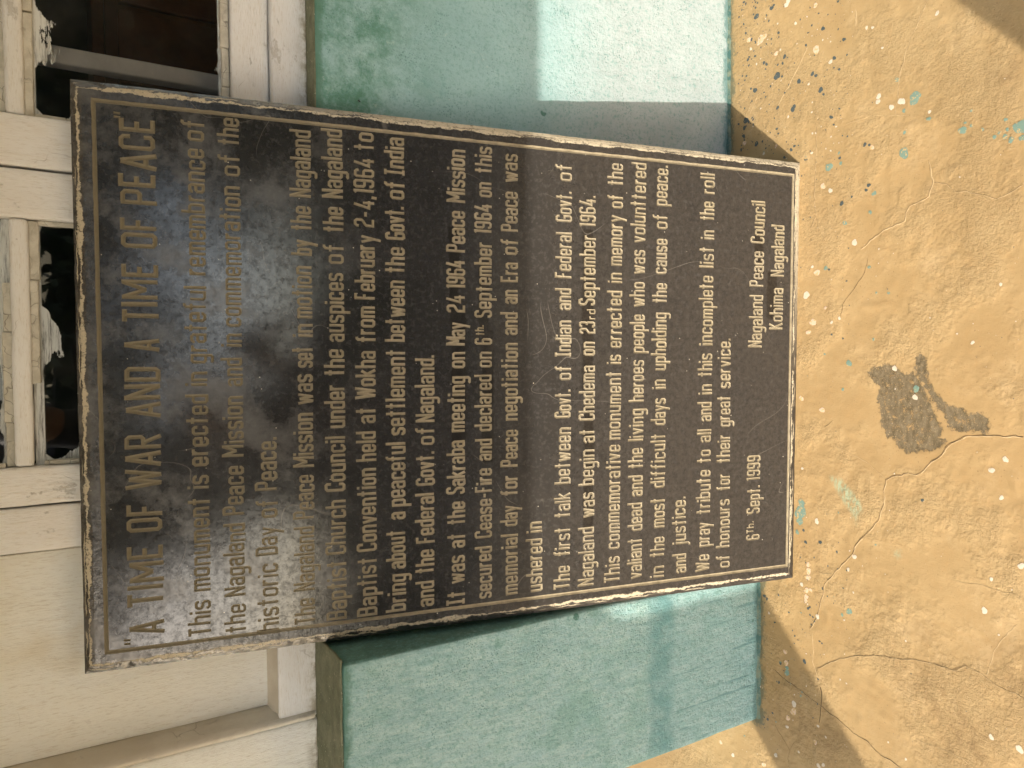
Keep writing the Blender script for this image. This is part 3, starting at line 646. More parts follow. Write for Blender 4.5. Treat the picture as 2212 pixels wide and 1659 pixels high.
# ------------------------------------------------------------------ the slab
ex_ = Vector((9.99889651e-01, -1.48304249e-02, -8.63022730e-04)); up_ = Vector((0.00343976, 0.17461578, 0.98463064)); ny_ = up_.cross(ex_)   # into the slab
plq = thing('plaque', 'tall black stone slab with engraved ochre lettering leaning against the window and teal wall', 'memorial plaque')
plq.matrix_world = Matrix(((ex_.x, ny_.x, up_.x, -.45307), (ex_.y, ny_.y, up_.y, -.18898), (ex_.z, ny_.z, up_.z, .0012), (0, 0, 0, 1)))
TH = .0145
GX0, GX1, GZ0, GZ1 = .0305, .8625, .0215, 1.3165        # centre of the engraved border
GW = .0031
LINES=[
  (1236.36,-0.00202,49.7,"\"@38.5@48.5 A@50.0@73.0 T|ME@94.6@191.9 OF@211.8@255.9 WAR@278.5@363.2 AND@388.5@466.9 A@490.2@510.6 T|ME@534.0@624.8 OF@647.6@694.9 PEACE@713.0@842.9 ^@840.0@850.0"),
  (1168.73,-0.00302,33.4,"This@37.7@95.0 monument@109.7@259.6 is@274.1@295.7 erected@309.6@423.6 in@436.5@459.3 grateful@471.9@592.9 remembrance@609.7@804.7 of@816.2@848.5"),
  (1116.41,-0.00193,32.3,"the@36.5@82.7 Nagaland@96.1@214.7 Peace@228.0@307.3 Mission@322.0@419.7 and@435.1@481.0 in@498.2@519.4 commemoration@529.9@751.4 of@766.9@800.6 the@814.9@857.5"),
  (1065.11,-0.00047,34.2,"historic@31.0@144.4 Day@157.9@204.5 of@219.5@249.4 Peace.@264.3@351.5"),
  (1007.08,-0.0018,33.5,"The@35.5@79.1 Nagaland@91.9@200.3 Peace@213.0@286.4 Mission@299.1@389.6 was@403.4@453.4 set@463.9@499.2 in@514.6@536.5 motion@545.2@630.4 by@647.7@673.5 the@688.2@727.4 Nagaland@742.1@850.4"),
  (954.92,-0.0004,34.0,"Baptist@36.4@137.8 Church@148.1@241.0 Council@255.2@348.6 under@362.6@435.9 the@450.3@494.3 auspices@507.0@621.3 of@636.3@668.8 the@688.7@729.7 Nagaland@744.6@857.0"),
  (903.37,-0.00097,34.0,"Baptist@36.3@137.8 Convention@148.3@292.0 held@303.7@355.1 at@369.0@395.7 Wokha@409.8@491.9 from@506.0@567.3 February@578.8@686.7 2-4,1964@700.0@814.3 to@827.6@856.8"),
  (853.03,-0.00229,34.5,"bring@37.3@103.4 about@112.8@180.7 a@199.3@212.5 peaceful@221.8@334.0 settlement@346.3@494.5 between@507.5@612.4 the@625.2@669.0 Govt.@681.8@738.2 of@749.7@780.3 India@790.5@854.1"),
  (802.21,-0.00534,34.1,"and@40.1@85.7 the@99.8@141.2 Federal@153.3@242.1 Govt.@255.5@315.7 of@326.9@358.4 Nagaland.@367.1@484.6"),
  (745.03,-0.00302,33.9,"It@36.1@60.9 was@74.7@125.6 at@139.3@165.3 the@181.7@222.7 Sakraba@236.3@332.8 meeting@347.7@447.4 on@461.4@490.7 May@501.4@542.8 24@560.2@590.8 1964@601.5@651.9 Peace@665.7@737.9 Mission@752.4@844.8"),
  (693.32,-0.00018,32.5,"secured@40.9@137.2 Cease-Fire@152.5@279.7 and@293.5@333.4 declared@347.1@449.6 on@462.1@490.7 6@502.9@515.1 ~th.@519.7@538.2 September@551.7@686.4 1964@700.3@753.2 on@765.3@791.9 this@807.9@854.3"),
  (642.72,0.00089,33.4,"memorial@42.0@155.0 day@169.6@208.4 for@226.6@264.4 Peace@279.7@348.0 negotiation@364.6@506.7 and@521.0@562.1 an@577.2@603.2 Era@616.8@652.3 of@665.9@694.4 Peace@707.5@778.9 was@795.9@846.3"),
  (593.28,0.00251,33.5,"ushered@41.9@142.1 in@153.5@174.3"),
  (536.48,-0.0014,33.5,"The@39.6@84.7 first@103.5@158.6 talk@177.4@224.9 between@240.8@348.3 Govt.@366.0@419.5 of@437.2@464.4 Indian@480.9@549.3 and@568.4@609.2 Federal@627.5@712.9 Govt.@731.6@788.1 of@806.7@838.0"),
  (485.33,0.00037,33.8,"Nagaland@40.8@154.6 was@173.0@221.7 begin@234.8@304.1 at@316.7@343.3 Chedema@359.4@464.5 on@483.1@509.6 23@524.3@548.3 _rd@551.6@571.4 September@577.8@710.7 1964.@724.7@784.3"),
  (429.68,-0.00218,33.6,"This@40.4@92.3 commemorative@106.5@310.8 monument@320.6@453.1 is@466.7@485.1 errected@497.6@607.7 in@622.0@642.0 memory@655.2@751.3 of@764.2@790.0 the@807.2@849.0"),
  (379.83,-0.00348,33.8,"valiant@42.4@123.9 dead@138.0@194.2 and@206.4@248.1 the@261.6@302.4 living@315.8@379.4 heroes@392.8@474.4 people@487.7@563.1 who@577.6@626.3 was@640.8@688.0 volunttered@701.1@854.9"),
  (327.87,0.00066,34.1,"in@39.5@62.9 the@80.8@122.0 most@139.9@200.1 difficult@220.0@328.8 days@345.0@399.1 in@417.2@436.1 upholding@453.3@568.0 the@586.2@625.3 cause@643.2@712.2 of@730.7@759.7 peace.@775.6@854.5"),
  (274.39,0.02438,34.0,"and@42.7@82.6 justice.@99.4@198.6"),
  (220.45,-0.00234,34.6,"We@40.4@75.7 pray@91.2@141.9 tribute@158.8@249.8 to@264.4@291.7 all@306.2@333.5 and@348.8@389.0 in@404.2@425.0 this@440.2@487.6 incomplete@503.6@644.0 list@659.9@701.8 in@716.2@735.3 the@754.3@792.2 roll@807.1@848.2"),
  (169.73,0.00989,33.6,"of@42.2@69.4 honours@85.1@186.2 for@204.7@239.2 their@261.8@320.5 great@336.0@400.5 service.@415.9@518.2"),
  (92.73,0.0118,34.2,"6@93.8@106.3 ~Th.@108.3@134.4 Sept.@149.8@209.6 1999@219.7@273.8"),
  (102.52,-0.01232,35.1,"Nagaland@499.5@609.2 Peace@625.5@699.2 Council@714.6@802.7"),
  (46.43,-0.00594,34.6,"Kohima@537.8@624.9 Nagaland@648.3@756.1"),
]

bz = 0.6; xt = 6.4; ct = 9.4
ring = lambda w, t: [(0, bz+.7), (0, t-.7), (.7, t), (w-.7, t), (w, t-.7), (w, bz+.7), (w-.7, bz), (.7, bz), (0, bz+.7)]
G = {
 'a': (3.2, [[(0, 5.1), (0, 5.7), (.7, xt), (2.5, xt), (3.2, 5.7), (3.2, 0)], [(3.2, 3.8), (.7, 3.8), (0, 3.1), (0, 1.3), (.7, bz), (3.2, bz)]]),
 'b': (3.2, [[(0, 10), (0, 0)], [(0, xt), (2.5, xt), (3.2, 5.7), (3.2, 1.3), (2.5, bz), (0, bz)]]),
 'c': (3.2, [[(3.2, 4.6), (3.2, 5.7), (2.5, xt), (.7, xt), (0, 5.7), (0, 1.3), (.7, bz), (2.5, bz), (3.2, 1.3), (3.2, 2.3)]]),
 'd': (3.2, [[(3.2, 10), (3.2, 0)], [(3.2, xt), (.7, xt), (0, 5.7), (0, 1.3), (.7, bz), (3.2, bz)]]),
 'e': (3.2, [[(0, 3.3), (3.2, 3.3), (3.2, 5.7), (2.5, xt), (.7, xt), (0, 5.7), (0, 1.3), (.7, bz), (2.5, bz), (3.2, 1.3), (3.2, 2.0)]]),
 'f': (2.2, [[(2.5, ct), (1.6, ct), (.9, 8.7), (.9, 0)], [(-.5, xt), (2.3, xt)]]),
 'g': (3.2, [[(3.2, xt), (.7, xt), (0, 5.7), (0, 1.3), (.7, bz), (3.2, bz)], [(3.2, 7), (3.2, -1.7), (2.5, -2.4), (.5, -2.4), (0, -1.9)]]),
 'h': (3.2, [[(0, 10), (0, 0)], [(0, xt), (2.5, xt), (3.2, 5.7), (3.2, 0)]]),
 'i': (0, [[(0, 7), (0, 0)], [(0, 9.5), (0, 8.2)]]),
 'j': (.8, [[(.9, 7), (.9, -1.7), (.2, -2.4), (-.8, -2.4)], [(.9, 9.5), (.9, 8.2)]]),
 'k': (3.2, [[(0, 10), (0, 0)], [(0, 2.9), (3.1, 7)], [(1.1, 3.9), (3.3, 0)]]),
 'l': (0, [[(0, 10), (0, 0)]]),
 'm': (5.0, [[(0, 7), (0, 0)], [(0, xt), (1.9, xt), (2.5, 5.8), (2.5, 0)], [(2.5, xt), (4.4, xt), (5, 5.8), (5, 0)]]),
 'n': (3.2, [[(0, 7), (0, 0)], [(0, xt), (2.5, xt), (3.2, 5.7), (3.2, 0)]]),
 'o': (3.2, [ring(3.2, xt)]),
 'p': (3.2, [[(0, 7), (0, -3)], [(0, xt), (2.5, xt), (3.2, 5.7), (3.2, 1.3), (2.5, bz), (0, bz)]]),
 'r': (1.9, [[(0, 7), (0, 0)], [(0, 4.9), (1.0, xt), (2.3, xt)]]),
 's': (3.0, [[(3.0, 5.2), (3.0, 5.8), (2.4, xt), (.6, xt), (0, 5.8), (0, 4.3), (.6, 3.7), (2.4, 3.3), (3.0, 2.7), (3.0, 1.2), (2.4, bz), (.6, bz), (0, 1.2), (0, 1.9)]]),
 't': (2.2, [[(.9, 9.6), (.9, 0)], [(-.5, 6.8), (2.4, 6.8)]]),
 'u': (3.2, [[(0, 7), (0, 1.3), (.7, bz), (3.2, bz)], [(3.2, 7), (3.2, 0)]]),
 'v': (3.2, [[(0, 7), (1.6, .5)], [(1.6, 0), (3.2, 7)]]),
 'w': (5.0, [[(0, 7), (1.25, .2)], [(1.25, 0), (2.5, 6.4)], [(2.5, 6.4), (3.75, 0)], [(3.75, .2), (5, 7)]]),
 'y': (3.3, [[(0, 7), (1.8, .8)], [(3.4, 7), (.9, -2.8)]]),
 'A': (4.0, [[(0, 0), (1.9, 9.8)], [(2.1, 9.8), (4.0, 0)], [(.7, 2.9), (3.3, 2.9)]]),
 'B': (3.4, [[(0, 10), (0, 0)], [(-.6, ct), (2.6, ct), (3.3, 8.7), (3.3, 6.0), (2.6, 5.3), (0, 5.3)], [(2.6, 5.3), (3.4, 4.6), (3.4, 1.3), (2.7, bz), (-.6, bz)]]),
 'C': (3.4, [[(3.4, 6.9), (3.4, 8.7), (2.7, ct), (.7, ct), (0, 8.7), (0, 1.3), (.7, bz), (2.7, bz), (3.4, 1.3), (3.4, 3.1)]]),
 'D': (3.4, [[(0, 10), (0, 0)], [(-.5, ct), (2.7, ct), (3.4, 8.7), (3.4, 1.3), (2.7, bz), (-.5, bz)]]),
 'E': (3.0, [[(0, 10), (0, 0)], [(0, ct), (3.3, ct)], [(0, 5.1), (2.6, 5.1)], [(0, bz), (3.3, bz)]]),
 'F': (2.8, [[(0, 10), (0, 0)], [(0, ct), (3.1, ct)], [(0, 5.1), (2.4, 5.1)]]),
 'G': (3.4, [[(3.4, 7.6), (3.4, 8.7), (2.7, ct), (.7, ct), (0, 8.7), (0, 1.3), (.7, bz), (2.7, bz), (3.4, 1.3), (3.4, 4.6), (1.3, 4.6)]]),
 'I': (1.8, [[(.9, 10), (.9, 0)], [(-.6, ct), (2.4, ct)], [(-.6, bz), (2.4, bz)]]),
 '|': (0, [[(0, 10), (0, 0)]]),
 'K': (3.4, [[(0, 10), (0, 0)], [(0, 4.0), (3.2, 10)], [(1.1, 5.4), (3.6, 0)]]),
 'M': (4.8, [[(0, 10), (0, 0)], [(.1, 9.6), (2.4, 3.2)], [(2.4, 3.2), (4.7, 9.6)], [(4.8, 10), (4.8, 0)]]),
 'N': (3.6, [[(0, 10), (0, 0)], [(.1, 9.4), (3.5, .6)], [(3.6, 10), (3.6, 0)]]),
 'O': (3.4, [ring(3.4, ct)]),
 'P': (3.3, [[(0, 10), (0, 0)], [(0, ct), (2.6, ct), (3.3, 8.7), (3.3, 5.5), (2.6, 4.8), (0, 4.8)]]),
 'R': (3.4, [[(0, 10), (0, 0)], [(0, ct), (2.7, ct), (3.4, 8.7), (3.4, 5.6), (2.7, 4.9), (0, 4.9)], [(1.4, 4.9), (3.6, 0)]]),
 'S': (3.2, [[(3.2, 7.5), (3.2, 8.7), (2.5, ct), (.7, ct), (0, 8.7), (0, 6.3), (.7, 5.5), (2.5, 4.8), (3.2, 4.0), (3.2, 1.3), (2.5, bz), (.7, bz), (0, 1.3), (0, 2.5)]]),
 'T': (3.2, [[(1.6, 10), (1.6, 0)], [(-.3, ct), (3.5, ct)]]),
 'W': (5.6, [[(0, 10), (1.4, .2)], [(1.4, 0), (2.8, 9)], [(2.8, 9), (4.2, 0)], [(4.2, .2), (5.6, 10)]]),
 '1': (1.2, [[(1.1, 10), (1.1, 0)], [(1.1, ct), (0, 8.6)]]),
 '2': (3.0, [[(0, 7.6), (0, 8.7), (.7, ct), (2.3, ct), (3.0, 8.7), (3.0, 6.2), (2.4, 5.5), (.6, 4.5), (0, 3.8), (0, bz), (3.3, bz)]]),
 '3': (3.0, [[(0, 8.0), (0, 8.7), (.7, ct), (2.3, ct), (3.0, 8.7), (3.0, 5.9), (2.3, 5.2), (1.0, 5.2)], [(2.3, 5.2), (3.0, 4.5), (3.0, 1.3), (2.3, bz), (.7, bz), (0, 1.3), (0, 2.0)]]),
 '4': (3.3, [[(2.0, 10), (0, 2.6), (3.8, 2.6)], [(2.6, 5.6), (2.6, 0)]]),
 '6': (3.1, [[(3.1, 7.7), (3.1, 8.7), (2.4, ct), (.7, ct), (0, 8.7), (0, 1.3), (.7, bz), (2.4, bz), (3.1, 1.3), (3.1, 4.6), (2.4, 5.3), (0, 5.3)]]),
 '9': (3.1, [[(0, 2.3), (0, 1.3), (.7, bz), (2.4, bz), (3.1, 1.3), (3.1, 8.7), (2.4, ct), (.7, ct), (0, 8.7), (0, 5.4), (.7, 4.7), (3.1, 4.7)]]),
 '-': (1.8, [[(-.3, 4.4), (2.1, 4.4)]]),
 '.': (0, [[(0, 1.5), (0, 0)]]),
 ',': (0.2, [[(.3, 1.4), (-.1, -1.2)]]),
 '"': (1.8, [[(0, 9.6), (.2, 11.4)], [(1.6, 9.6), (1.8, 11.4)]]),
 '^': (1.8, [[(.2, 11.4), (0, 9.6)], [(1.8, 11.4), (1.6, 9.6)]]),
}
done_letters = []
def strokes_of(li, b, s, cap, words):
    """every stroke of one line: list of (points, half width) in millimetres of the slab's face"""
    out = []; title = li == 0
    for w in words.split():
        t, x0, x1 = w.rsplit('@', 2); x0 = float(x0); x1 = float(x1); u = cap/10.; hwu = .66 if title else .67; yo = 0
        if t[0] in '~_' and len(t) > 1:
            sup = t[0]; t = t[1:]; u *= .52; yo = 4.6 if sup == '~' else 0; yo *= cap/10.; hwu = .85
        hw = hwu*u; gap = 2*hwu+(.85 if not title else .8)
        if t in '"^': hw *= .55
        ws = [G[c][0] for c in t]; tot = sum(ws)+gap*(len(t)-1)
        sx = max(.3, (x1-x0-2*hw)/(tot*u)) if tot > 0 else 1.
        x = x0+hw
        for c, wd in zip(t, ws):
            jy = random.gauss(0, .012)*cap; js = 1+random.gauss(0, .012); sh = random.gauss(0, .008); h2 = hw*random.uniform(.93, 1.08)
            done_letters.append(c)
            for st in G[c][1]:
                pts = []
                for px, py in st:
                    X = x+px*u*sx+py*u*sh; Y = b+s*X+yo+jy+py*u*js
                    pts.append((X+random.gauss(0, .10), Y+random.gauss(0, .10)))
                if st[0] == st[-1] and len(st) > 2: pts[-1] = pts[0]
                out.append((pts, h2, (li, len(done_letters))))
            x += (wd+gap)*u*sx
    return out
def outline(pts, hw):
    """mitred halves of a stroke: returns polygons (each split along the centre line) and centre segments with end flags"""
    closed = pts[0] == pts[-1] and len(pts) > 2
    P = [Vector(p) for p in pts]; n = len(P); Ls, Rs = [], []
    for i in range(n):
        if closed: a = P[i-1] if i > 0 else P[-2]; c = P[i+1] if i < n-1 else P[1]
        else: a = P[i-1] if i > 0 else None; c = P[i+1] if i < n-1 else None
        d1 = (P[i]-a).normalized() if a is not None else None; d2 = (c-P[i]).normalized() if c is not None else None
        if d1 is None: d1 = d2
        if d2 is None: d2 = d1
        n1 = Vector((-d1.y, d1.x)); n2 = Vector((-d2.y, d2.x)); m = (n1+n2)
        m = m.normalized() if m.length > 1e-6 else n1; k = hw/max(.5, m.dot(n1))
        Ls.append(P[i]+m*k); Rs.append(P[i]-m*k)
    polys = []; segs = []
    for i in range(n-1):
        e0 = (not closed) and i == 0; e1 = (not closed) and i == n-2; d = P[i+1]-P[i]; L = d.length; d = d/L; ins = min(hw*.9, L*.45)
        mid = []
        if e0: mid.append(P[i]+d*ins)
        if e1: mid.append(P[i+1]-d*ins)
        polys.append([Ls[i], P[i]]+mid+[P[i+1], Ls[i+1]]); polys.append([P[i], Rs[i], Rs[i+1], P[i+1]]+mid[::-1])
        segs.append((P[i], P[i+1], hw, e0, e1))
    return polys, segs
def depth(p, segs, D):
    best = 0.
    for a, b, hw, e0, e1 in segs:
        d = b-a; L = d.length; d = d/L; q = p-a; t = q.dot(d)
        if t < -hw*1.3 or t > L+hw*1.3: continue
        if t < 0 and not e0 or t > L and not e1:
            dist = (p-(a if t < 0 else b)).length; v = (hw-dist)/hw
        else:
            dist = abs(q.x*d.y-q.y*d.x); v = (hw-dist)/hw
            if e0: v = min(v, t/hw)
            if e1: v = min(v, (L-t)/hw)
        if v > best: best = v
    return D*min(1., best*1.25)
FX0, FX1, FZ0, FZ1 = [1000*v for v in (GX0+GW, GX1-GW, GZ0+GW, GZ1-GW)]
rowsL = []                                       # text lines that stand side by side share a row
for i, (b, s, cap, w) in enumerate(LINES):
    if i == 22: rowsL[-1].append(i)
    else: rowsL.append([i])
def edge_y(i, x, top):
    b, s, cap, w = LINES[i]
    if abs(s) > .005:
        ww = w.split(); xm = .5*(float(ww[0].rsplit('@', 2)[1])+float(ww[-1].rsplit('@', 2)[2])); b = b+s*xm; s = 0
    return b+s*x+(cap*(1.2 if i == 0 else 1.03) if top else -cap*.31)
bounds = [(FZ1, FZ1)]
for r0, r1 in zip(rowsL[:-1], rowsL[1:]):
    v = []
    for x in (FX0, FX1): v.append(.5*(min(edge_y(i, x, False) for i in r0)+max(edge_y(i, x, True) for i in r1)))
    bounds.append(tuple(v))
bounds.append((FZ0, FZ0))
faceV, faceF = [], []; nlet = 0; restV, restF = [], []
for ri, row in enumerate(rowsL):
    (t0, t1), (b0, b1) = bounds[ri], bounds[ri+1]
    co = [Vector((FX0, b0)), Vector((FX1, b1)), Vector((FX1, t1)), Vector((FX0, t0))]; fc = [[0, 1, 2, 3]]; owner = [None]; segsby = {}
    for li in row:
        b, s, cap, w = LINES[li]; segsby[li] = []
        for pts, hw, lid in strokes_of(li, b, s, cap, w):
            polys, segs = outline(pts, hw)
            for pl in polys:
                ids = list(range(len(co), len(co)+len(pl))); co += pl; fc.append(ids); owner.append(lid)
            segsby[li] += segs
    vo, eo, fo, ov, oe, of = delaunay_2d_cdt(co, [], fc, 1, 1e-4)
    allseg = [sg for l in row for sg in segsby[l]]
    grid = {}
    for sg in allseg:
        xa, xb = min(sg[0].x, sg[1].x)-sg[2]*1.5, max(sg[0].x, sg[1].x)+sg[2]*1.5
        for k in range(int(xa//12), int(xb//12)+1): grid.setdefault(k, []).append(sg)
    base = len(faceV); faceV += [(v.x/1000, 0, v.y/1000) for v in vo]
    letF = {}
    cnt = {}
    for f, src in zip(fo, of):
        own = [owner[k] for k in src if owner[k] is not None]
        if own:
            letF.setdefault(own[0], []).append(f)
            for a, b_ in zip(f, list(f[1:])+[f[0]]): e = (min(a, b_), max(a, b_)); cnt[e] = cnt.get(e, 0)+1
        else: faceF.append([base+k for k in f])
    rim = {k for e, c in cnt.items() if c == 1 for k in e}     # the rim of the cutting stays level with the face
    for (l, num), fs in sorted(letF.items()):
        used = sorted({k for f in fs for k in f}); mp = {k: j for j, k in enumerate(used)}
        D = 1.5 if l == 0 else 1.15
        V = [(vo[k].x/1000, 0.0 if k in rim else depth(vo[k], grid.get(int(vo[k].x//12), []), D)/1000, vo[k].y/1000) for k in used]
        F = [[mp[k] for k in f] for f in fs]
        if nlet < 300:
            nlet += 1; mesh('engraved_letter', V, F, MGR, plq)
        else:
            b0 = len(restV); restV += V; restF += [[b0+k for k in f] for f in F]
tag(mesh('engraved_lettering', restV, restF, MGR, plq), kind='stuff')
mesh('slab_face', faceV, faceF, MS, plq)

# engraved border: a V cut running round the text
def rect(x0, x1, z0, z1, n=60): 
    P = []
    for k in range(n): P.append((x0+(x1-x0)*k/n, z0))
    for k in range(n*2): P.append((x1, z0+(z1-z0)*k/(n*2)))
    for k in range(n): P.append((x1+(x0-x1)*k/n, z1))
    for k in range(n*2): P.append((x0, z1+(z0-z1)*k/(n*2)))
    return P
NB = 60
inn = rect(GX0+GW, GX1-GW, GZ0+GW, GZ1-GW); cen = rect(GX0, GX1, GZ0, GZ1); out_ = rect(GX0-GW, GX1+GW, GZ0-GW, GZ1+GW); n = len(inn)
cen = [(x+random.gauss(0, .0004), z+random.gauss(0, .0004)) for x, z in cen]
out_ = [(x+random.gauss(0, .0003), z+random.gauss(0, .0003)) for x, z in out_]
V = [(x, 0, z) for x, z in inn]+[(x, .0013, z) for x, z in cen]+[(x, 0, z) for x, z in out_]
F = [(k, (k+1) % n, n+(k+1) % n, n+k) for k in range(n)]+[(n+k, n+(k+1) % n, 2*n+(k+1) % n, 2*n+k) for k in range(n)]
mesh('engraved_border', V, F, MGR, plq)
# margin, chipped arris, chamfer, sides and back in one body
ar0 = dict(l=.0125, r=.0105, b=.0150, t=.0085)
def rag(P, amp): return [(x+mnoise.noise(Vector((x*70, z*70, 3)))*amp+random.gauss(0, amp*.18), z+mnoise.noise(Vector((x*70, z*70, 8)))*amp+random.gauss(0, amp*.18)) for x, z in P]
arr = rag(rect(ar0['l'], PW-ar0['r'], ar0['b'], PH-ar0['t']), .0022)
mid = rag(rect(ar0['l']*.45, PW-ar0['r']*.45, ar0['b']*.45, PH-ar0['t']*.45), .0016)
sil = rag(rect(0, PW, 0, PH), .0007); sil = [(x, max(0.0, z)) for x, z in sil]
V = []; A = []; mi = []; F = []
def ring_add(P, y, att):
    V.extend([(x, y+random.gauss(0, .0002), z) if y > .0005 else (x, y, z) for x, z in P]); A.extend([att]*len(P))
ring_add(out_, 0, .016)
half = [((a[0]*.35+b[0]*.65), (a[1]*.35+b[1]*.65)) for a, b in zip(out_, arr)]
ring_add(half, 0, .006); ring_add(arr, .0004, 0); ring_add(mid, .0022, -.006); ring_add(sil, .0050, -.013); ring_add(sil, .0065, -.016); ring_add([(x, max(0, z)) for x, z in rag(sil, .0006)], TH, -.04)
for r in range(6):
    for k in range(n):
        F.append((r*n+k, r*n+(k+1) % n, (r+1)*n+(k+1) % n, (r+1)*n+k)); mi.append(0 if r < 4 else 1)
V.append((PW/2, TH, PH/2)); A.append(-.1)
for k in range(n): F.append((6*n+k, 6*n+(k+1) % n, len(V)-1)); mi.append(1)
body = mesh('slab_body', V, F, [ME, MSD], plq, mids=mi)
at = body.data.attributes.new('arris', 'FLOAT', 'POINT'); at.data.foreach_set('value', A)

# ------------------------------------------------------------------ small things
tw = bmesh.new(); pts = [pix(2800+x/1.548, 2000+y/1.548) for x, y in ((748, 1160), (757, 1190), (760, 1225), (757, 1260), (752, 1300), (750, 1330), (745, 1360), (740, 1378))]
prev = None; c0 = pts[0]
for i, (x, y) in enumerate(pts):
    r = .0009*(1-.4*i/len(pts)); z = fh(x, y)+.0012+.002*math.sin(i*.45)
    ring_ = [tw.verts.new((x-c0[0]+r*math.cos(a*1.047), y-c0[1], z+r*math.sin(a*1.047))) for a in range(6)]
    if prev:
        for k in range(6): tw.faces.new((prev[k], prev[(k+1) % 6], ring_[(k+1) % 6], ring_[k]))
    else: tw.faces.new(ring_)
    prev = ring_
tw.faces.new(prev[::-1])
o = fromb('twig', tw, m_plain('twig_bark', (.09, .06, .035), .8, 200, .3), None, True); o.location = (c0[0], c0[1], 0)
tag(o, 'thin curved brown twig lying on the floor at the edge of the column shadow', 'twig')
BG = m_plain('insect_black', (.02, .017, .015), .45, 200, .3, .5); WG = m_plain('insect_wing', (.16, .13, .09), .4, 200, .2)
def insect(name, label, cat, loc, ny, sc, wings):
    root = thing(name, label, cat, loc)
    bm = bmesh.new()
    for (x, z, r, l) in ((0, .0, 1.0, 1.7), (0, 1.9, .8, 1.0), (0, 3.0, .6, .6)):
        m = Matrix.Translation((x, -.9, z)) @ Matrix.Diagonal((r, .8*r, l, 1)); bmesh.ops.create_icosphere(bm, subdivisions=2, radius=1, matrix=m)
    for v in bm.verts: v.co *= sc
    fromb('body', bm, BG, root, True)
    for sx in (-1, 1):
        for a in (-.6, .15, .9):
            bm = bmesh.new(); P = [Vector((0, -.7, 1.5)), Vector((sx*2.0, -1.6, 1.5+a*1.6)), Vector((sx*3.6, -.05, 1.4+a*3.2))]; pr_ = None
            for q, p in enumerate(P):
                r = .16-.03*q; rg = [bm.verts.new((p+Vector((0, r*math.cos(t*1.571), r*math.sin(t*1.571))))*sc) for t in range(4)]
                if pr_:
                    for k in range(4): bm.faces.new((pr_[k], pr_[(k+1) % 4], rg[(k+1) % 4], rg[k]))
                pr_ = rg
            fromb('leg', bm, BG, root)
        if wings:
            bm = bmesh.new(); Vv = [bm.verts.new((Vector(p)*sc)) for p in ((0, -1.5, 2.0), (sx*1.6, -1.4, .6), (sx*2.2, -1.3, -2.0), (sx*1.0, -1.45, -2.4), (sx*.2, -1.5, 0))]; bm.faces.new(Vv)
            bmesh.ops.solidify(bm, geom=bm.faces[:], thickness=.05*sc); fromb('wing', bm, WG, root)
    root.rotation_euler = (0, ny, 0); return root
insect('fly', 'tiny black fly sitting on the white bottom rail of the right hand sash', 'fly', (.5035, .0675, 1.0925), 1.2, .0011, True)
insect('spider', 'tiny dark spider on the teal wall just right of the slab', 'spider', (.4716, -.001, .8984), .5, .0011, False)

# ------------------------------------------------------------------ the person taking the picture, and what lies behind
def skinned(name, P, E, R, mat, parent, sub=2):
    me = bpy.data.meshes.new(name); me.from_pydata(P, E, []); o = link(bpy.data.objects.new(name, me), parent)
    sk = o.modifiers.new('skin', 'SKIN'); sk.use_smooth_shade = True
    for v, r in zip(me.skin_vertices[0].data, R): v.radius = r if isinstance(r, tuple) else (r, r); v.use_root = False
    me.skin_vertices[0].data[0].use_root = True
    if sub: o.modifiers.new('sub', 'SUBSURF').levels = sub; o.modifiers['sub'].render_levels = sub
    me.materials.append(mat); return o
SKN = m_plain('skin', (.30, .17, .10), .55, 40, .12); SHT = m_plain('dark_shirt', (.035, .04, .05), .85, 60, .3); TRS = m_plain('dark_trousers', (.03, .03, .035), .85, 60, .3); HR = m_plain('black_hair', (.012, .010, .009), .5, 120, .4)
per = thing('person', 'person in dark clothes on the veranda holding up a phone with both hands', 'person', (-.26, -1.52, 0))
# relative to the feet; faces +y
B = [(0, 0, .80), (0, 0, .98), (0, 0, 1.14), (0, 0, 1.24), (.03, .01, 1.31), (.05, .02, 1.36), (.08, .03, 1.46), (.08, .03, 1.54),
     (-.17, .0, 1.20), (-.14, .16, .99), (.20, .22, 1.16), (.17, 0, 1.20), (.40, .06, 1.03), (.395, .21, 1.17),
     (-.10, 0, .76), (-.13, .03, .45), (-.14, -.02, .10), (-.14, .12, .035), (.10, 0, .76), (.13, .03, .45), (.14, -.02, .10), (.14, .12, .035)]
E_ = [(0, 1), (1, 2), (2, 3), (3, 4), (4, 5), (5, 6), (6, 7), (3, 8), (8, 9), (9, 10), (3, 11), (11, 12), (12, 13), (0, 14), (14, 15), (15, 16), (16, 17), (0, 18), (18, 19), (19, 20), (20, 21)]
Rr = [(.16, .11), (.15, .10), (.17, .11), (.13, .09), .058, .062, (.078, .095), (.06, .07), .065, .05, .032, .065, .05, .032, .085, .06, .045, .04, .085, .06, .045, .04]
skinned('body', B, E_, Rr, SHT, per)
hd = skinned('head', [(.08, .035, 1.36), (.08, .045, 1.45), (.08, .03, 1.53)], [(0, 1), (1, 2)], [(.062, .07), (.077, .096), (.066, .08)], SKN, per)
hr = skinned('hair', [(.08, -.005, 1.44), (.08, .005, 1.53), (.08, .03, 1.575)], [(0, 1), (1, 2)], [(.082, .085), (.084, .092), (.06, .07)], HR, per)
for x in (.05, .11):
    bm = bmesh.new(); bmesh.ops.create_uvsphere(bm, u_segments=12, v_segments=8, radius=.012, matrix=Matrix.Translation((x, .130, 1.465))); fromb('eye', bm, m_plain('eye', (.02, .015, .01), .2), per, True)
skinned('nose', [(.08, .125, 1.46), (.08, .155, 1.435), (.08, .135, 1.425)], [(0, 1), (1, 2)], [.008, .013, .008], SKN, per, 1)
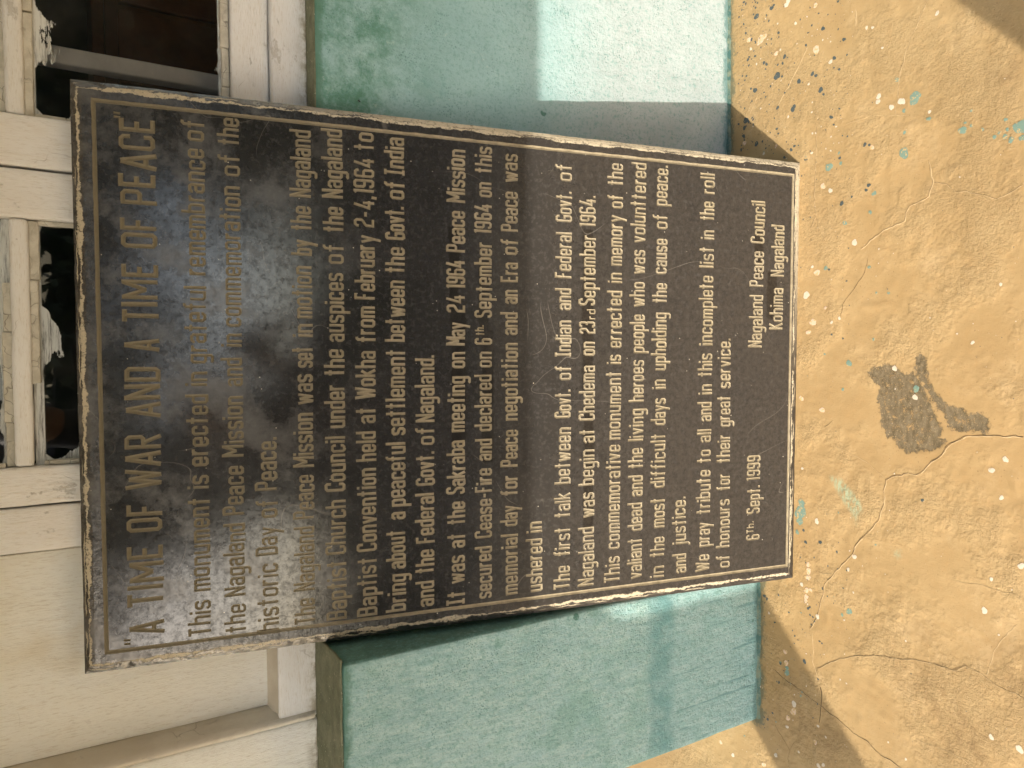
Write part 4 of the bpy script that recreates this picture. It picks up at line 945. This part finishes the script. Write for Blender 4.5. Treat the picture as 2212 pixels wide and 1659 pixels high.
for sx, hx in ((-1, .262), (1, .354)):
    hand = skinned('hand', [(hx-.03*(-sx), .215, 1.18), (hx, .255, 1.235), (hx, .265, 1.29)], [(0, 1), (1, 2)], [(.026, .022), (.034, .018), (.034, .016)], SKN, per, 2)
    for k in range(4):
        z = 1.25+.021*k; x = hx; d = -sx
        skinned('finger', [(x, .262, z), (x+d*.006, .252, z+.006), (x+d*.024, .246, z+.008), (x+d*.04, .247, z+.004)], [(0, 1), (1, 2), (2, 3)], [.0095, .0085, .008, .0065], SKN, hand, 1)
    skinned('thumb', [(hx, .25, 1.22), (hx+(-sx)*.02, .262, 1.19), (hx+(-sx)*.032, .262, 1.165)], [(0, 1), (1, 2)], [.011, .0095, .008], SKN, hand, 1)
ph = rough_box('phone', -.037, .037, -.004, .004, -.074, .074, m_plain('phone_black', (.015, .015, .017), .3, 50, .1), None, .2, 0, .003)
ph.location = (.048, -1.2445, 1.285); ph.rotation_euler = (-.535, 0, 0)
tag(ph, 'black phone held upright in both hands by the person', 'phone')

LF = [m_plain('leaf_dark', (.035, .06, .02), .6, 3, .4), m_plain('bark', (.10, .075, .05), .9, 12, .4)]
def tree(loc, h, r, label, seed, n=6500):
    rr = random.Random(seed); t = thing('tree', label, 'tree', loc, 'trees beyond the veranda')
    skinned('trunk', [(0, 0, -.25), (.1, .05, h*.35), (-.08, 0, h*.6), (-.5*r, .2*r, h*.85), (.5*r, -.1*r, h*.85), (0, 0, h*.9)], [(0, 1), (1, 2), (2, 3), (2, 4), (2, 5)], [.22, .16, .12, .05, .05, .05], LF[1], t, 1)
    cl = [(rr.gauss(0, .45)*r, rr.gauss(0, .45)*r, h*.75+rr.gauss(0, .32)*r, rr.uniform(.25, .5)*r) for _ in range(16)]
    V, F = [], []
    for _ in range(n):
        cx, cy, cz, cr = rr.choice(cl); d = Vector((rr.gauss(0, 1), rr.gauss(0, 1), rr.gauss(0, 1))).normalized()*cr*rr.random()**.4
        c = Vector((cx, cy, cz))+d; a = Vector((rr.gauss(0, 1), rr.gauss(0, 1), rr.gauss(0, 1))).normalized(); b = a.orthogonal().normalized(); s_ = rr.uniform(.06, .12)
        k = len(V); V += [tuple(c-a*s_), tuple(c+b*s_*.5), tuple(c+a*s_), tuple(c-b*s_*.5)]; F.append((k, k+1, k+2, k+3))
    mesh('crown', V, F, LF[0], t)
# things the polished stone and panes mirror
nb = thing('neighbour_house', 'plain plastered house with a low pitched roof across the yard', 'house', (-2.3, -15, -.25))
def nbx(n, *a): 
    o = rough_box(n, *a); o.location = (2.3, 15, .25); return o
NW = m_plain('neighbour_plaster', (.20, .17, .14), .9, 3, .3)
nbx('house_walls', -3.75, -.85, -19, -15, -.25, 4.1, NW, nb, .8, .004, .01)
bm = bmesh.new(); vs = [bm.verts.new(q) for q in ((-3.95, -14.7, 4.05), (-.65, -14.7, 4.05), (-.65, -19.3, 4.05), (-3.95, -19.3, 4.05), (-3.95, -17, 5.2), (-.65, -17, 5.2))]
for f in ((0, 1, 5, 4), (2, 3, 4, 5), (0, 4, 3), (1, 2, 5), (0, 3, 2, 1)): bm.faces.new([vs[k] for k in f])
o = fromb('roof', bm, m_plain('tin_roof', (.12, .07, .05), .6, 3, .3), nb); o.location = (2.3, 15, .25)
for x0 in (-3.3, -1.9):
    w = nbx('window_frame', x0, x0+.9, -14.99, -14.93, .9, 2.2, NW, nb, .5, .001, .01)
    rough_box('window_glass', x0+.1, x0+.8, -14.925, -14.915, 1.0, 2.1, m_plain('dark_glass', (.02, .02, .02), .1, 3), w, .5, 0, 0)
tree((-9.2, -14, 0), 5.4, 2.0, 'leafy tree left of the house across the yard', 1)
tree((5.6, -13, 0), 6.0, 2.6, 'broad leafy tree right of the house across the yard', 3, 13000)
tree((-14.5, -17, 0), 6.0, 2.6, 'tall leafy tree far to the left of the yard', 4)
tree((12.5, -18, 0), 6.5, 2.8, 'tall leafy tree far to the right of the yard', 5)
tree((-2.4, -11.5, 0), 7.0, 2.3, 'added tall tree with a high crown in front of the house, darkening mirrored sky', 6, 11000)  # added tree: its crown blocks sky mirrored near the slab's head
tree((1.9, -12.5, 0), 7.8, 2.3, 'added tall tree with a high thin crown straight across the yard, darkening mirrored sky', 7, 8500)  # second added crown, darkens the same mirrored strip of sky
sh = thing('shed', 'added tall dark timber shed right of the yard, hiding mirrored sky', 'shed', (6.3, -14, -.25))  # shed added to block sky mirrored in the right pane and slab
def shx(n, *a):
    o = rough_box(n, *a); o.location = (-6.3, 14, .25); return o
SW = m_plain('weathered_timber', (.07, .055, .04), .85, 5, .4)
for k in range(12): shx('plank', 3.45+.48*k, 3.92+.48*k, -14.03-.02*(k % 2), -13.99-.02*(k % 2), -.25, 4.3+.02*(k % 3), SW, sh, .9, .003, .006)
shx('side_plank_wall', 3.46, 9.2, -18, -14.06, -.25, 4.25, SW, sh, .9, .003, .006)
shx('roof', 3.2, 9.5, -18.3, -13.7, 4.33, 4.45, SW, sh, .9, .003, .006)
hg = thing('hedge', 'added clipped dark hedge along the far side of the yard, hiding mirrored ground glare', 'hedge', (0, -8, -.25))  # hedge added to keep bright ground out of the reflections
rr = random.Random(9); V, F = [], []
for _ in range(12000):
    c = Vector((rr.uniform(-11, 11), rr.gauss(0, .28), rr.uniform(0, 1.95+.12*math.sin(_*.7)))); a = Vector((rr.gauss(0, 1), rr.gauss(0, 1), rr.gauss(0, 1))).normalized(); q = a.orthogonal().normalized(); s_ = rr.uniform(.07, .13); k = len(V)
    V += [tuple(c-a*s_), tuple(c+q*s_*.6), tuple(c+a*s_), tuple(c-q*s_*.6)]; F.append((k, k+1, k+2, k+3))
tag(mesh('foliage', V, F, LF[0], hg), kind='stuff')
o = rough_box('hedge_core', -11, 11, -.2, .2, 0, 1.86, m_plain('hedge_core_dark', (.02, .028, .012), .95, 8, .4), hg, .4, .06, .02, 3)  # dark box added inside the hedge to close bright mirrored gaps
